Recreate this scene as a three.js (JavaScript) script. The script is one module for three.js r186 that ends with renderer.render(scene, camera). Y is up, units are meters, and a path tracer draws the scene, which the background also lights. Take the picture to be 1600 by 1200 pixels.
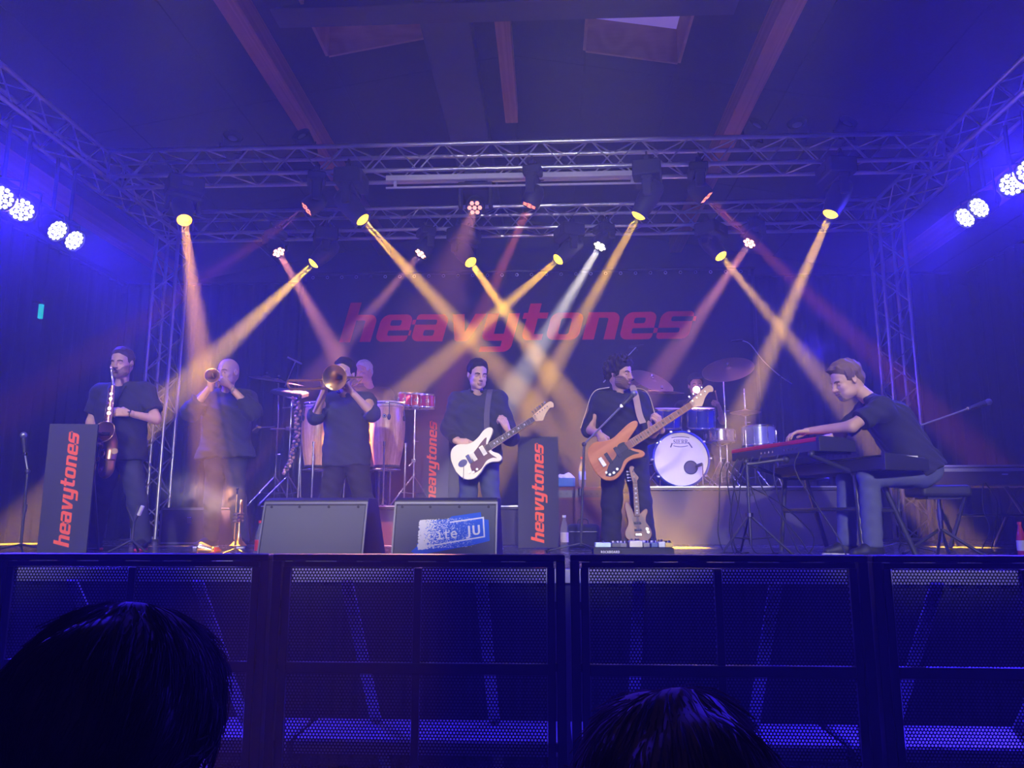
import * as THREE from 'three';
import { RoundedBoxGeometry } from 'three/addons/geometries/RoundedBoxGeometry.js';
import { mergeGeometries } from 'three/addons/utils/BufferGeometryUtils.js';
import { RectAreaLightUniformsLib } from 'three/addons/lights/RectAreaLightUniformsLib.js';

// ---------------------------------------------------------------- camera, haze, exposure
const scene = new THREE.Scene();
scene.background = new THREE.Color(0x000000);
const camera = new THREE.PerspectiveCamera(53.06, 4 / 3, 0.05, 60);
camera.position.set(0, 1.36, 0);
camera.rotation.order = 'YXZ';
camera.rotation.set(THREE.MathUtils.degToRad(9.8), THREE.MathUtils.degToRad(2.7), 0);
const renderer = new THREE.WebGLRenderer({ antialias: true });
renderer.toneMapping = THREE.LinearToneMapping;
renderer.toneMappingExposure = 1.0;
renderer.shadowMap.enabled = true;
RectAreaLightUniformsLib.init();
scene.fog = new THREE.FogExp2(0xffffff, 0.0165); // thin stage smoke filling the hall: an even scattering volume, seen only where the lamps below light it

// light strengths (candela) by kind of fixture
const LIGHT = { spot: 4800, wash: 1900, par: 145, front: 16, house: 235 };

// ---------------------------------------------------------------- helpers
const V = (x, y, z) => new THREE.Vector3(x, y, z);
const rad = THREE.MathUtils.degToRad;
let seed = 7;
const rnd = () => { seed = (Math.imul(seed, 1664525) + 1013904223) | 0; return (seed >>> 0) / 4294967296; };
const rr = (a, b) => a + (b - a) * rnd();
const used = {};
function numbered(name) {
  const n = used[name] ?? 0; used[name] = n + 1;
  return n ? name + '_' + String(n).padStart(3, '0') : name;
}
function M(color, roughness = 0.7, metalness = 0, extra = {}) {
  const { phys, ...rest } = extra;
  const C = phys || rest.clearcoat || rest.transmission || rest.sheen ? THREE.MeshPhysicalMaterial : THREE.MeshStandardMaterial;
  return new C({ color, roughness, metalness, ...rest });
}
function thing(name, label, category, [x, y, z] = [0, 0, 0], turn = 0, group) {
  const o = new THREE.Group(); o.name = numbered(name); scene.add(o);
  o.position.set(x, y, z); o.rotation.y = turn; o.userData = { label, category };
  if (group) o.userData.group = group;
  return o;
}
function struct(name, label) { const o = new THREE.Group(); o.name = name; o.userData = { kind: 'structure', label, category: name.split('_')[0] }; scene.add(o); return o; }
const flat = (g) => {
  const list = (Array.isArray(g) ? g : [g]).flat(3).map((q) => { const n = q.index ? q.toNonIndexed() : q.clone(); for (const k of Object.keys(n.attributes)) if (!['position', 'normal', 'uv'].includes(k)) n.deleteAttribute(k); if (!n.attributes.uv) n.setAttribute('uv', new THREE.BufferAttribute(new Float32Array(n.attributes.position.count * 2), 2)); return n; });
  return list.length === 1 ? list[0] : mergeGeometries(list);
};
function part(parent, name, geo, material, label) {
  const m = new THREE.Mesh(Array.isArray(geo) ? flat(geo) : geo, material);
  m.name = name; m.castShadow = m.receiveShadow = true;
  if (label) m.userData.label = label;
  parent.add(m); return m;
}
function solo(name, label, category, geo, material, group) {
  const m = part(scene, numbered(name), geo, material); m.userData = { label, category }; if (group) m.userData.group = group; return m;
}
// geometry shorthands
const T = (g, x, y, z) => g.translate(x, y, z);
const box = (w, h, d, x = 0, y = 0, z = 0, r = 0) => T(r ? new RoundedBoxGeometry(w, h, d, 2, r) : new THREE.BoxGeometry(w, h, d), x, y, z);
const ball = (r, x = 0, y = 0, z = 0, s = 12) => T(new THREE.SphereGeometry(r, s, Math.max(6, s >> 1)), x, y, z);
const UPV = V(0, 1, 0);
function along(g, a, b) { const d = b.clone().sub(a); const q = new THREE.Quaternion().setFromUnitVectors(UPV, d.clone().normalize()); return g.applyQuaternion(q).translate((a.x + b.x) / 2, (a.y + b.y) / 2, (a.z + b.z) / 2); }
const A3 = (p) => Array.isArray(p) ? V(...p) : p;
function rod(a, b, r, r2 = r, seg = 8) { a = A3(a); b = A3(b); return along(new THREE.CylinderGeometry(r2, r, a.distanceTo(b), seg), a, b); }
const tube = (pts, r, seg = 24, rs = 6, closed = false) => new THREE.TubeGeometry(new THREE.CatmullRomCurve3(pts.map(A3), closed, 'centripetal'), seg, r, rs, closed);
const lathe = (pts, seg = 24) => new THREE.LatheGeometry(pts.map(([x, y]) => new THREE.Vector2(x, y)), seg);
const cyl = (r, h, x = 0, y = 0, z = 0, seg = 20, r2 = r) => T(new THREE.CylinderGeometry(r2, r, h, seg), x, y, z);
const rotX = (g, a) => g.rotateX(a), rotY = (g, a) => g.rotateY(a), rotZ = (g, a) => g.rotateZ(a);
const torus = (R, r, x = 0, y = 0, z = 0, s = 24, rs = 6) => T(new THREE.TorusGeometry(R, r, rs, s), x, y, z);
function shapeOf(pts, smooth) {
  const s = new THREE.Shape();
  if (smooth) { const c = new THREE.SplineCurve([...pts, pts[0]].map(([x, y]) => new THREE.Vector2(x, y))); s.setFromPoints(c.getPoints(pts.length * 6)); } else s.setFromPoints(pts.map(([x, y]) => new THREE.Vector2(x, y)));
  return s;
}
const slab = (shape, depth, bevel = 0) => new THREE.ExtrudeGeometry(shape, { depth, bevelEnabled: bevel > 0, bevelSize: bevel, bevelThickness: bevel, bevelSegments: 2, curveSegments: 8 });
// a wide flat strip following a path
function strap(pts, width, thick, widthDir, seg = 24) {
  const c = new THREE.CatmullRomCurve3(pts.map(A3)), w = A3(widthDir).normalize(), pos = [], idx = [];
  for (let i = 0; i <= seg; i++) {
    const p = c.getPoint(i / seg), t = c.getTangent(i / seg), s = w.clone().addScaledVector(t, -w.dot(t)).normalize(), n = t.clone().cross(s);
    for (const [a, b] of [[1, 1], [-1, 1], [-1, -1], [1, -1]]) pos.push(...p.clone().addScaledVector(s, a * width / 2).addScaledVector(n, b * thick / 2).toArray());
    if (i) for (let k = 0; k < 4; k++) { const a = (i - 1) * 4 + k, b = (i - 1) * 4 + (k + 1) % 4; idx.push(a, b, a + 4, b, b + 4, a + 4); }
  }
  const e = seg * 4; idx.push(0, 2, 1, 0, 3, 2, e, e + 1, e + 2, e, e + 2, e + 3);
  const g = new THREE.BufferGeometry(); g.setAttribute('position', new THREE.Float32BufferAttribute(pos, 3)); g.setIndex(idx); const n = g.toNonIndexed(); n.computeVertexNormals(); return n;
}
// ---------------------------------------------------------------- computed textures
function noiseGrid(n, cells, s0) {
  let s = s0; const r = () => { s = (Math.imul(s, 1103515245) + 12345) | 0; return (s >>> 9 & 0xffff) / 65535; };
  const g = Array.from({ length: cells * cells }, r), out = new Float32Array(n * n), sm = (t) => t * t * (3 - 2 * t);
  for (let y = 0; y < n; y++) for (let x = 0; x < n; x++) {
    const fx = x / n * cells, fy = y / n * cells, x0 = Math.floor(fx), y0 = Math.floor(fy), tx = sm(fx - x0), ty = sm(fy - y0), G = (a, b) => g[(b % cells) * cells + a % cells];
    out[y * n + x] = (G(x0, y0) * (1 - tx) + G(x0 + 1, y0) * tx) * (1 - ty) + (G(x0, y0 + 1) * (1 - tx) + G(x0 + 1, y0 + 1) * tx) * ty;
  }
  return out;
}
function tex(n, fn, { srgb = true, repeat = [1, 1] } = {}) {
  const d = new Uint8Array(n * n * 4);
  for (let y = 0; y < n; y++) for (let x = 0; x < n; x++) { const c = fn(x, y, y * n + x), k = (y * n + x) * 4; d[k] = c[0]; d[k + 1] = c[1]; d[k + 2] = c[2]; d[k + 3] = c[3] ?? 255; }
  const t = new THREE.DataTexture(d, n, n); t.wrapS = t.wrapT = THREE.RepeatWrapping; t.magFilter = THREE.LinearFilter; t.minFilter = THREE.LinearMipmapLinearFilter; t.generateMipmaps = true;
  if (srgb) t.colorSpace = THREE.SRGBColorSpace; t.repeat.set(...repeat); t.needsUpdate = true; return t;
}
const gray = (v) => { const c = Math.max(0, Math.min(255, v)); return [c, c, c]; };
const nz8 = noiseGrid(256, 8, 3), nz32 = noiseGrid(256, 32, 5), nz128 = noiseGrid(256, 128, 9);
const weaveTex = tex(256, (x, y, i) => gray(110 + 60 * nz128[i] + 40 * (((x >> 1) + (y >> 1)) & 1)), { srgb: false });
const grainTex = tex(256, (x, y, i) => gray(255 * (0.5 * nz128[i] + 0.3 * nz32[i] + 0.2 * nz8[i])), { srgb: false });
function woodTex(base, dark, s0, rings = 7) {
  const a = noiseGrid(256, 4, s0), b = noiseGrid(256, 64, s0 + 1);
  return tex(256, (x, y, i) => { const v = (Math.sin((y / 256 * rings + a[i] * 1.6) * 6.283) * 0.5 + 0.5) * 0.6 + b[(y * 256 + (x >> 3)) % 65536] * 0.4; return base.map((c, k) => c + (dark[k] - c) * v); });
}
const rgb = (r, g, b) => new THREE.Color().setRGB(r, g, b);
// frequently used materials
const mt = {
  alu: M(rgb(0.62, 0.62, 0.64), 0.32, 0.9), chrome: M(rgb(0.78, 0.78, 0.8), 0.14, 1), darkMetal: M(rgb(0.06, 0.06, 0.065), 0.4, 0.5), black: M(rgb(0.018, 0.018, 0.02), 0.55), blackMatte: M(rgb(0.02, 0.02, 0.022), 0.9),
  rubber: M(rgb(0.02, 0.02, 0.02), 0.8), drape: M(rgb(0.012, 0.012, 0.015), 0.95, 0, { sheen: 0.1, sheenColor: rgb(0.3, 0.3, 0.35), sheenRoughness: 0.6, bumpMap: weaveTex, bumpScale: 0.001 }),
  brass: M(rgb(0.86, 0.6, 0.22), 0.28, 1), silver: M(rgb(0.85, 0.83, 0.8), 0.15, 1), white: M(rgb(0.8, 0.8, 0.78), 0.5),
  glassBottle: M(rgb(0.9, 0.93, 0.95), 0.05, 0, { transmission: 0.9, ior: 1.4 }), cable: M(rgb(0.015, 0.015, 0.017), 0.5),
};

// ---------------------------------------------------------------- room
{
  const f = struct('floor', 'dark hall floor under the audience');
  part(f, 'slab', box(18, 0.2, 17, -0.3, -0.1, -4.5), M(rgb(0.06, 0.055, 0.05), 0.7, 0, { bumpMap: grainTex, bumpScale: 0.002 }));
  const wallM = M(rgb(0.05, 0.05, 0.06), 0.9);
  const wall = (n, l, g) => part(struct(n, l), 'panel', g, wallM);
  wall('wall_left', 'dark left wall of the hall', box(0.2, 8, 17, -9.2, 4, -4.5)); wall('wall_right', 'dark right wall of the hall', box(0.2, 8, 17, 8.6, 4, -4.5));
  wall('wall_back', 'dark wall behind the stage drape', box(18, 8, 0.2, -0.3, 4, -12.9)); wall('wall_audience', 'dark wall behind the audience', box(18, 8, 0.2, -0.3, 4, 3.9));
  // gabled ceiling with two skylight wells: boards each side of the ridge, pierced
  const ce = struct('ceiling', 'dark boarded gable ceiling above the stage'), cm = M(rgb(0.018, 0.017, 0.02), 0.85, 0, { bumpMap: grainTex, bumpScale: 0.003 });
  const RX = -0.4, RY = 6.5, SL = Math.tan(rad(10));
  const roofY = (x) => RY - SL * Math.abs(x - RX);
  function panelAt(x0, x1, z0, z1, name = 'ceiling_panel', m = cm, lift = 0, th = 0.06) {
    const ya = roofY(x0) + lift, yb = roofY(x1) + lift, s = shapeOf([[x0, ya], [x1, yb], [x1, yb + th], [x0, ya + th]]);
    return part(ce, name, T(slab(s, z1 - z0), 0, 0, z0), m);
  }
  // skylight openings: left x -2.25..-1.28, right x 0.44..1.4, z -7.6..-6.2
  const ZB = -12.8, ZF = 3.8;
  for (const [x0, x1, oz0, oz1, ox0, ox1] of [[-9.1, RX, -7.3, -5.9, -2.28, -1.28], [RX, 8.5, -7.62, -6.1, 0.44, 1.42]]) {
    const w = 1.22;
    const strip = (a, b, z0, z1) => { for (let z = z0; z < z1 - 0.01; z += 2.44) panelAt(a, b, z, Math.min(z1, z + 2.44) - 0.006); };
    strip(ox0, ox1, ZB, oz0); strip(ox0, ox1, oz1, ZF);
    for (let x = ox0; x > x0 + 0.01; x -= w) strip(Math.max(x0, x - w) + 0.004, x - 0.004, ZB, ZF);
    for (let x = ox1; x < x1 - 0.01; x += w) strip(x + 0.004, Math.min(x1, x + w) - 0.004, ZB, ZF);
    // the well
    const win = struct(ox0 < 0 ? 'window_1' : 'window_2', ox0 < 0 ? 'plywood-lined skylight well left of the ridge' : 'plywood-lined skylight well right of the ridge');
    const ply = M(0xffffff, 0.6, 0, { map: woodTex([188, 142, 98], [168, 122, 80], ox0 < 0 ? 21 : 31, 2) });
    const hgt = 0.42, side = (xa, xb, za, zb) => { const yl = roofY(xa), yr = roofY(xb); const s = shapeOf([[xa, yl - 0.02], [xb, yr - 0.02], [xb, yr + hgt], [xa, yl + hgt]]); return T(slab(s, zb - za), 0, 0, za); };
    part(win, 'lining_board', side(ox0, ox1, oz0 - 0.03, oz0), ply); part(win, 'lining_board', side(ox0, ox1, oz1, oz1 + 0.03), ply);
    part(win, 'lining_board', side(ox0 - 0.03, ox0, oz0, oz1), ply); part(win, 'lining_board', side(ox1, ox1 + 0.03, oz0, oz1), ply);
    const y0 = roofY(ox0) + hgt - 0.04, y1 = roofY(ox1) + hgt - 0.04;
    part(win, 'blind', T(slab(shapeOf([[ox0, y0], [ox1, y1], [ox1, y1 + 0.02], [ox0, y0 + 0.02]]), oz1 - oz0), 0, 0, oz0), M(rgb(0.75, 0.72, 0.76), 0.6, 0, { emissive: rgb(0.42, 0.26, 0.95), emissiveIntensity: 0.3 }), 'white blind with a purple glow put into its colour');  // purple glow put into the blind material; no light source stands behind it
    for (const f of [0.48]) { const z = oz0 + (oz1 - oz0) * f; part(win, 'glazing_bar', T(slab(shapeOf([[ox0, y0 - 0.03], [ox1, y1 - 0.03], [ox1, y1], [ox0, y0]]), 0.04), 0, 0, z), ply); }
  }
  // purlins running towards the back of the hall
  const pm = M(0xffffff, 0.6, 0, { map: woodTex([200, 142, 114], [178, 122, 96], 41, 2) });
  let k = 1;
  for (const [x, w, h, z0, z1] of [[-2.82, 0.2, 0.26, -12.7, 3.7], [-0.43, 0.16, 0.24, -9.05, 3.7], [2.2, 0.2, 0.26, -12.7, 3.7], [-6.2, 0.2, 0.26, -12.7, 3.7], [5.6, 0.2, 0.26, -12.7, 3.7]])
    part(struct('trim_' + k++, 'reddish timber purlin under the dark ceiling'), 'purlin', box(w, h, z1 - z0, x, roofY(x) - h / 2 + 0.03, (z0 + z1) / 2, 0.01), pm);
  part(struct('trim_' + k++, 'wide dark ventilation duct along the ridge'), 'duct', box(0.5, 0.22, 16, -0.98, roofY(-0.98) - 0.16, -4.7, 0.01), M(rgb(0.07, 0.07, 0.09), 0.6, 0.3));
  part(struct('trim_' + k++, 'heavy dark tie beam across the hall'), 'tie_beam', box(17.6, 0.5, 0.3, -0.3, 6.36, -6.62, 0.01), M(rgb(0.06, 0.055, 0.06), 0.7, 0, { bumpMap: grainTex, bumpScale: 0.003 }));
}
// curtain with real folds
function curtain(len, h, folds, depth, s0) {
  const n = folds * 10, pos = [], idx = [], uv = []; const nn = noiseGrid(64, 16, s0);
  for (let i = 0; i <= n; i++) for (let j = 0; j <= 6; j++) {
    const t = i / n, ph = t * folds * 6.283 + nn[(i * 3) % 4096] * 1.2, amp = depth * (0.6 + 0.6 * nn[(i * 7 + 11) % 4096]) * (0.75 + 0.25 * (1 - j / 6));
    pos.push(t * len - len / 2, j / 6 * h, Math.sin(ph) * amp); uv.push(t * len * 4, j / 6 * h * 4);
    if (i && j) { const a = (i - 1) * 7 + j - 1, b = a + 7; idx.push(a, b, b + 1, a, b + 1, a + 1); }
  }
  const g = new THREE.BufferGeometry(); g.setAttribute('position', new THREE.Float32BufferAttribute(pos, 3)); g.setAttribute('uv', new THREE.Float32BufferAttribute(uv, 2)); g.setIndex(idx); g.computeVertexNormals(); return g;
}
const DECK = 1.075;
function drape(name, label, len, h, folds, pos, turn, s0) {
  const t = thing(name, label, 'curtain', pos, turn);
  part(t, 'cloth', curtain(len, h, folds, 0.06, s0), mt.drape); part(t, 'hanging_rail', rotZ(cyl(0.024, len + 0.1, 0, 0, 0, 8), Math.PI / 2).translate(0, h + 0.02, 0), mt.darkMetal);
}
drape('stage_drape', 'black pleated drape hanging right across the back of the stage', 13.0, 5.0, 56, [-0.3, 0.06, -11.75], 0, 61);
drape('stage_drape', 'black pleated side drape beyond the truss tower near the saxophonist', 7.2, 5.0, 30, [-6.9, 0.06, -8.1], Math.PI / 2, 67);
drape('stage_drape', 'black pleated side drape behind the keyboard player', 7.2, 5.0, 30, [6.5, 0.06, -8.1], -Math.PI / 2, 71);
// ---------------------------------------------------------------- stage
{
  const st = struct('floor_stage', 'black stage deck of joined panels'); st.userData.category = 'stage';
  const dm = [0, 1, 2].map((k) => M(rgb(0.05 + k * 0.008, 0.05 + k * 0.007, 0.056 + k * 0.008), 0.38 + k * 0.05, 0, { roughnessMap: grainTex }));
  let i = 0;
  for (let x = -6; x < 5.4; x += 2) for (let z = -10.45; z < -4.5; z += 1) part(st, 'deck_panel', box(1.992, 0.05, 0.992, x + 1, DECK - 0.025, z + 0.5, 0.004), dm[i++ * 7 % 3]);
  part(st, 'edge_profile', box(12, 0.075, 0.05, 0, DECK - 0.04, -4.425, 0.004), M(rgb(0.6, 0.6, 0.64), 0.45, 0.2), 'bare aluminium deck edge');
  for (let x = -6; x <= 6; x += 2) for (const z of [-4.6, -7.4, -10.3]) part(st, 'leg', cyl(0.025, DECK - 0.06, x * 0.98, (DECK - 0.06) / 2, z, 8), mt.alu);
  const sk = thing('stage_skirt', 'black pleated skirt hanging from the stage front edge', 'curtain', [0, 0.02, -4.44]);
  part(sk, 'cloth', curtain(12, 0.97, 90, 0.015, 77), M(rgb(0.075, 0.075, 0.085), 0.95));
  function riser(label, x0, x1, z0, z1, h) {
    const t = thing('riser', label, 'stage riser', [(x0 + x1) / 2, DECK, (z0 + z1) / 2]); const w = x1 - x0, d = z1 - z0;
    part(t, 'top', box(w, 0.04, d, 0, h - 0.02, 0, 0.004), dm[1]); part(t, 'edge_profile', box(w, 0.012, 0.012, 0, h - 0.006, d / 2 + 0.004), mt.alu);
    part(t, 'front_panel', box(w - 0.02, h - 0.05, 0.02, 0, (h - 0.045) / 2, d / 2 - 0.02), M(rgb(0.07, 0.066, 0.075), 0.85));
    for (const sx of [-1, 1]) part(t, 'side_panel', box(0.02, h - 0.05, d - 0.06, sx * (w / 2 - 0.02), (h - 0.045) / 2, 0), M(rgb(0.07, 0.066, 0.075), 0.85));
  }
  riser('tall dark riser under the drum kit', 0.9, 3.3, -10.4, -8.2, 0.6);
  riser('low dark riser under the congas and percussion', -3.0, 0.2, -10.3, -8.0, 0.4);
}
// ---------------------------------------------------------------- trusses
const chordG = {}, S = 0.29 / 2;
const braceG = new THREE.CylinderGeometry(0.009, 0.009, 1, 6);
function truss(name, label, a, b, group) {
  a = A3(a); b = A3(b); const L = a.distanceTo(b), t = thing(name, label, 'truss', a.toArray(), 0, group);
  t.quaternion.setFromUnitVectors(UPV, b.clone().sub(a).normalize());
  const cg = new THREE.CylinderGeometry(0.024, 0.024, L, 10).translate(0, L / 2, 0);
  for (const sx of [-1, 1]) for (const sz of [-1, 1]) { const c = part(t, 'chord', cg, mt.alu); c.position.set(sx * S, 0, sz * S); }
  const n = Math.round(L / 0.26), st = L / n;
  const q = new THREE.Quaternion();
  for (let f = 0; f < 4; f++) for (let i = 0; i < n; i++) {
    const s = (i + f) % 2 ? 1 : -1, y0 = i * st + 0.01, y1 = (i + 1) * st - 0.01;
    const P = (sgn, y) => f === 0 ? V(sgn * S, y, S) : f === 1 ? V(sgn * S, y, -S) : f === 2 ? V(S, y, sgn * S) : V(-S, y, sgn * S);
    const p0 = P(s, y0), p1 = P(-s, y1), d = p1.clone().sub(p0), br = part(t, 'brace', braceG, mt.alu);
    br.position.copy(p0).addScaledVector(d, 0.5); br.quaternion.copy(q.setFromUnitVectors(UPV, d.clone().normalize())); br.scale.set(1, d.length(), 1);
  }
  for (const y of [0.01, L - 0.01]) part(t, 'end_frame', [box(0.29, 0.02, 0.02, 0, y, S), box(0.29, 0.02, 0.02, 0, y, -S), box(0.02, 0.02, 0.29, S, y, 0), box(0.02, 0.02, 0.29, -S, y, 0)], mt.alu);
  return t;
}
const TX0 = -4.92, TX1 = 4.285, TY = 5.135, TZB = -9.45, TZF = -7.75;
truss('truss_tower', 'upright truss tower behind the saxophonist', [TX0, DECK + 0.02, TZB], [TX0, TY - 0.16, TZB]);
truss('truss_tower', 'upright truss tower behind the keyboard player', [TX1, DECK + 0.02, TZB], [TX1, TY - 0.16, TZB]);
for (const x of [TX0, TX1]) solo('tower_base_plate', x < 0 ? 'square steel foot under the saxophonist side tower' : 'square steel foot under the keyboard side tower', 'base plate', [box(0.5, 0.02, 0.5, x, DECK + 0.01, TZB)], mt.darkMetal);
truss('truss_beam', 'rear horizontal truss over the backdrop', [TX0 + 0.17, TY, TZB], [TX1 - 0.17, TY, TZB]);
truss('truss_beam', 'front horizontal truss carrying the large moving heads', [TX0 + 0.17, TY, TZF], [TX1 - 0.17, TY, TZF]);
truss('truss_beam', 'side truss above the saxophonist with blue spotlights below', [TX0, TY, TZB - 0.16], [TX0, TY, -2.2]);
truss('truss_beam', 'side truss above the keyboard player with blue spotlights below', [TX1, TY, TZB - 0.16], [TX1, TY, -2.2]);
// white tube bars strapped under the front truss
{
  const bm = M(rgb(0.55, 0.55, 0.6), 0.4);
  for (const [x, w, l] of [[-1.12, 0.95, 'left'], [-0.46, 0.2, 'm'], [0.37, 0.7, 'r']].slice(0, 0)) void w;
  solo('projection_screen_case', 'long pale screen housing under the front truss', 'screen case', [box(2.7, 0.06, 0.07, -0.35, 4.9, -7.62, 0.01), box(2.7, 0.018, 0.018, -0.35, 4.8, -7.62), box(0.03, 0.1, 0.03, -1.6, 4.85, -7.62), box(0.03, 0.1, 0.03, 0.9, 4.85, -7.62)], bm);
}
// ---------------------------------------------------------------- moving heads
const YEL = rgb(1, 0.52, 0.02), PINK = rgb(1, 0.36, 0.26), RED = rgb(1, 0.2, 0.1), WHT = rgb(1, 0.88, 0.78), AMB = rgb(1, 0.4, 0.02);
const lensM = (c, e) => new THREE.MeshStandardMaterial({ color: 0x222222, emissive: c, emissiveIntensity: e, roughness: 0.2 });
function movingHead(label, pos, target, color, { kind = 'spot', power = 1, angle = 4.5, pen = 0.35, glow = 6, trussY = TY - S - 0.02, tilt = 0, group } = {}) {
  const lens = A3(pos), dir = A3(target).sub(lens).normalize(), big = kind === 'spot', R = big ? 0.085 : 0.085, HL = big ? 0.34 : 0.2;
  const centre = lens.clone().addScaledVector(dir, -HL * 0.62);
  const t = thing('moving_head', label, 'stage light', [centre.x, centre.y, centre.z], 0, group), pan = Math.atan2(dir.x, dir.z);
  const base = trussY - centre.y;
  const bw = big ? 0.36 : 0.24, bh = big ? 0.17 : 0.1;
  const turn = new THREE.Group(); // orientation only; parts are baked below
  const bake = (g) => rotY(g, pan);
  for (const s of [-1, 1]) part(t, 'clamp', bake(flat([box(0.05, 0.05, 0.06, s * bw * 0.28, base + 0.035, 0, 0.008), torus(0.03, 0.01, s * bw * 0.28, base + 0.075, 0, 12, 5)])), mt.darkMetal);
  part(t, 'base', bake(flat([box(bw, bh, bw * 0.8, 0, base - bh / 2, 0, 0.02), box(bw * 0.4, bh * 0.4, 0.01, 0, base - bh / 2, bw * 0.4)])), mt.black);
  part(t, 'display', bake(box(bw * 0.3, bh * 0.3, 0.006, 0, base - bh / 2, bw * 0.4 + 0.006)), M(rgb(0.12, 0.12, 0.13), 0.2));
  const ax = R + 0.075;
  part(t, 'yoke', bake(flat([box(ax * 2 + 0.05, 0.05, 0.12, 0, base - bh - 0.03, 0, 0.015), ...[-1, 1].map((s) => box(0.045, base - bh + 0.03, 0.1, s * ax, (base - bh) / 2 - 0.02, 0, 0.02))])), mt.black);
  const prof = big ? [[0.001, -HL * 0.55], [R * 0.9, -HL * 0.55], [R * 1.25, -HL * 0.4], [R * 1.35, 0], [R * 1.2, HL * 0.25], [R * 1.02, HL * 0.55], [R, HL * 0.62], [R * 0.9, HL * 0.62], [R * 0.88, HL * 0.56]] : [[0.001, -HL * 0.5], [R * 0.8, -HL * 0.5], [R * 1.2, -HL * 0.2], [R * 1.22, HL * 0.3], [R * 1.12, HL * 0.62], [R, HL * 0.62], [R * 0.98, HL * 0.55]];
  const q = new THREE.Quaternion().setFromUnitVectors(UPV, dir);
  part(t, 'head', lathe(prof, 20).applyQuaternion(q), mt.black);
  if (big) part(t, 'lens', lathe([[0.001, HL * 0.62 + 0.03], [R * 0.35, HL * 0.62 + 0.026], [R * 0.68, HL * 0.62 + 0.014], [R * 0.92, HL * 0.6]], 10).applyQuaternion(q), lensM(color, glow));
  else {
    part(t, 'lens_plate', new THREE.CylinderGeometry(R, R, 0.01, 18).translate(0, HL * 0.56, 0).applyQuaternion(q), mt.black);
    for (let k = 0; k < 7; k++) { const a = k * Math.PI / 3, rr0 = k ? R * 0.64 : 0; part(t, 'led_lens', rotX(new THREE.CircleGeometry(R * 0.28, 6), -Math.PI / 2).translate(Math.cos(a) * rr0, HL * 0.6, Math.sin(a) * rr0).applyQuaternion(q), lensM(color, glow)); }
  }
  // the lens lets out its light over its whole face: one narrow source per quarter
  const n = 4, side = V(0, 0, 1).applyQuaternion(q), up2 = V(1, 0, 0).applyQuaternion(q), tgt = A3(target);
  for (let k = 0; k < n; k++) {
    const a = (k + 0.5) * 2 * Math.PI / n, off = side.clone().multiplyScalar(Math.cos(a) * R * 0.33).addScaledVector(up2, Math.sin(a) * R * 0.33);
    const l = new THREE.SpotLight(color, (big ? LIGHT.spot : LIGHT.wash) * power / n, 0, rad(angle), pen, 2);
    l.name = 'moving_head_beam'; l.position.copy(lens).addScaledVector(dir, 0.036).add(off); l.target.position.copy(tgt).add(off); l.castShadow = true; l.shadow.radius = 0.15; scene.add(l, l.target);
  }
}
const G1 = 'moving heads on the trusses';
const fz = -7.6, rz = -9.2;
const heads = [
  ['amber moving head on the front truss above the bald trumpeter', [-3.85, 4.47, fz], [-2.42, 1.08, -5.75], AMB, { power: 1.0, angle: 3.6 }],
  ['yellow moving head on the front truss with beam towards the big lettering', [-1.93, 4.44, fz], [1.04, 1.08, -7.45], YEL, { power: 1.3, angle: 3.6 }],
  ['yellow moving head on the front truss right of the screen housing', [0.95, 4.43, fz], [-0.95, 1.08, -7.96], YEL, { power: 1, angle: 3.6 }],
  ['yellow moving head at the end of the front truss above the keyboards', [2.9, 4.41, fz], [1.265, 1.08, -7.45], YEL, { power: 1.1, angle: 3.6 }],
  ['small red moving head on the front truss beside the yellow head', [-2.54, 4.57, fz], [-4.31, 2.91, -7.0], RED, { kind: 'wash', power: 0.22, angle: 3.6, glow: 3 }],
  ['small warm moving head on the front truss over the word heavytones', [-0.75, 4.55, fz], [-0.75, 2.0, -4.0], PINK, { kind: 'wash', power: 0.2, glow: 2 }],
  ['small pinkish moving head on the front truss with a faint beam', [-0.18, 4.56, fz], [-1.71, 1.08, -7.93], RED, { kind: 'wash', power: 0.5, glow: 3 }],
  ['small red moving head on the front truss with beam crossing a pink one', [1.66, 4.61, fz], [3.37, 2.69, -7.5], RED, { kind: 'wash', power: 0.55, angle: 3.2, glow: 3 }],
  ['white hot small moving head on the rear truss over the trumpeter', [-3.4, 4.67, rz], [-1.06, 1.08, -7.96], PINK, { kind: 'wash', power: 1.2, glow: 14 }],
  ['yellow moving head on the rear truss with long beam onto the trumpeter', [-2.95, 4.52, rz], [-5.69, 1.08, -8.11], YEL, { power: 1, angle: 5 }],
  ['pale pink small moving head on the rear truss left of the lettering', [-1.59, 4.62, rz], [-3.84, 1.08, -7.83], PINK, { kind: 'wash', power: 0.6, glow: 10 }],
  ['yellow moving head on the rear truss with beam crossing its twin', [-0.95, 4.5, rz], [1.145, 1.08, -7.45], YEL, { power: 1.1, angle: 4.2 }],
  ['yellow moving head on the rear truss with beam over the guitarist', [0.14, 4.52, rz], [-3.23, 1.08, -7.86], YEL, { power: 1, angle: 4.2 }],
  ['white moving head on the rear truss with smoky white beam', [0.66, 4.68, rz], [-1.3, 1.08, -7.95], WHT, { kind: 'wash', power: 1.6, glow: 20 }],
  ['yellow moving head on the rear truss above the crash cymbal', [2.15, 4.53, rz], [3.92, 1.08, -7.69], YEL, { power: 0.8, angle: 3.6 }],
  ['white hot small moving head on the rear truss above the drums', [2.5, 4.69, rz], [-0.05, 1.08, -8.01], PINK, { kind: 'wash', power: 1.0, glow: 14 }],
];
for (const [l, p, t, c, o] of heads) movingHead(l, p, t, c, o);
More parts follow.
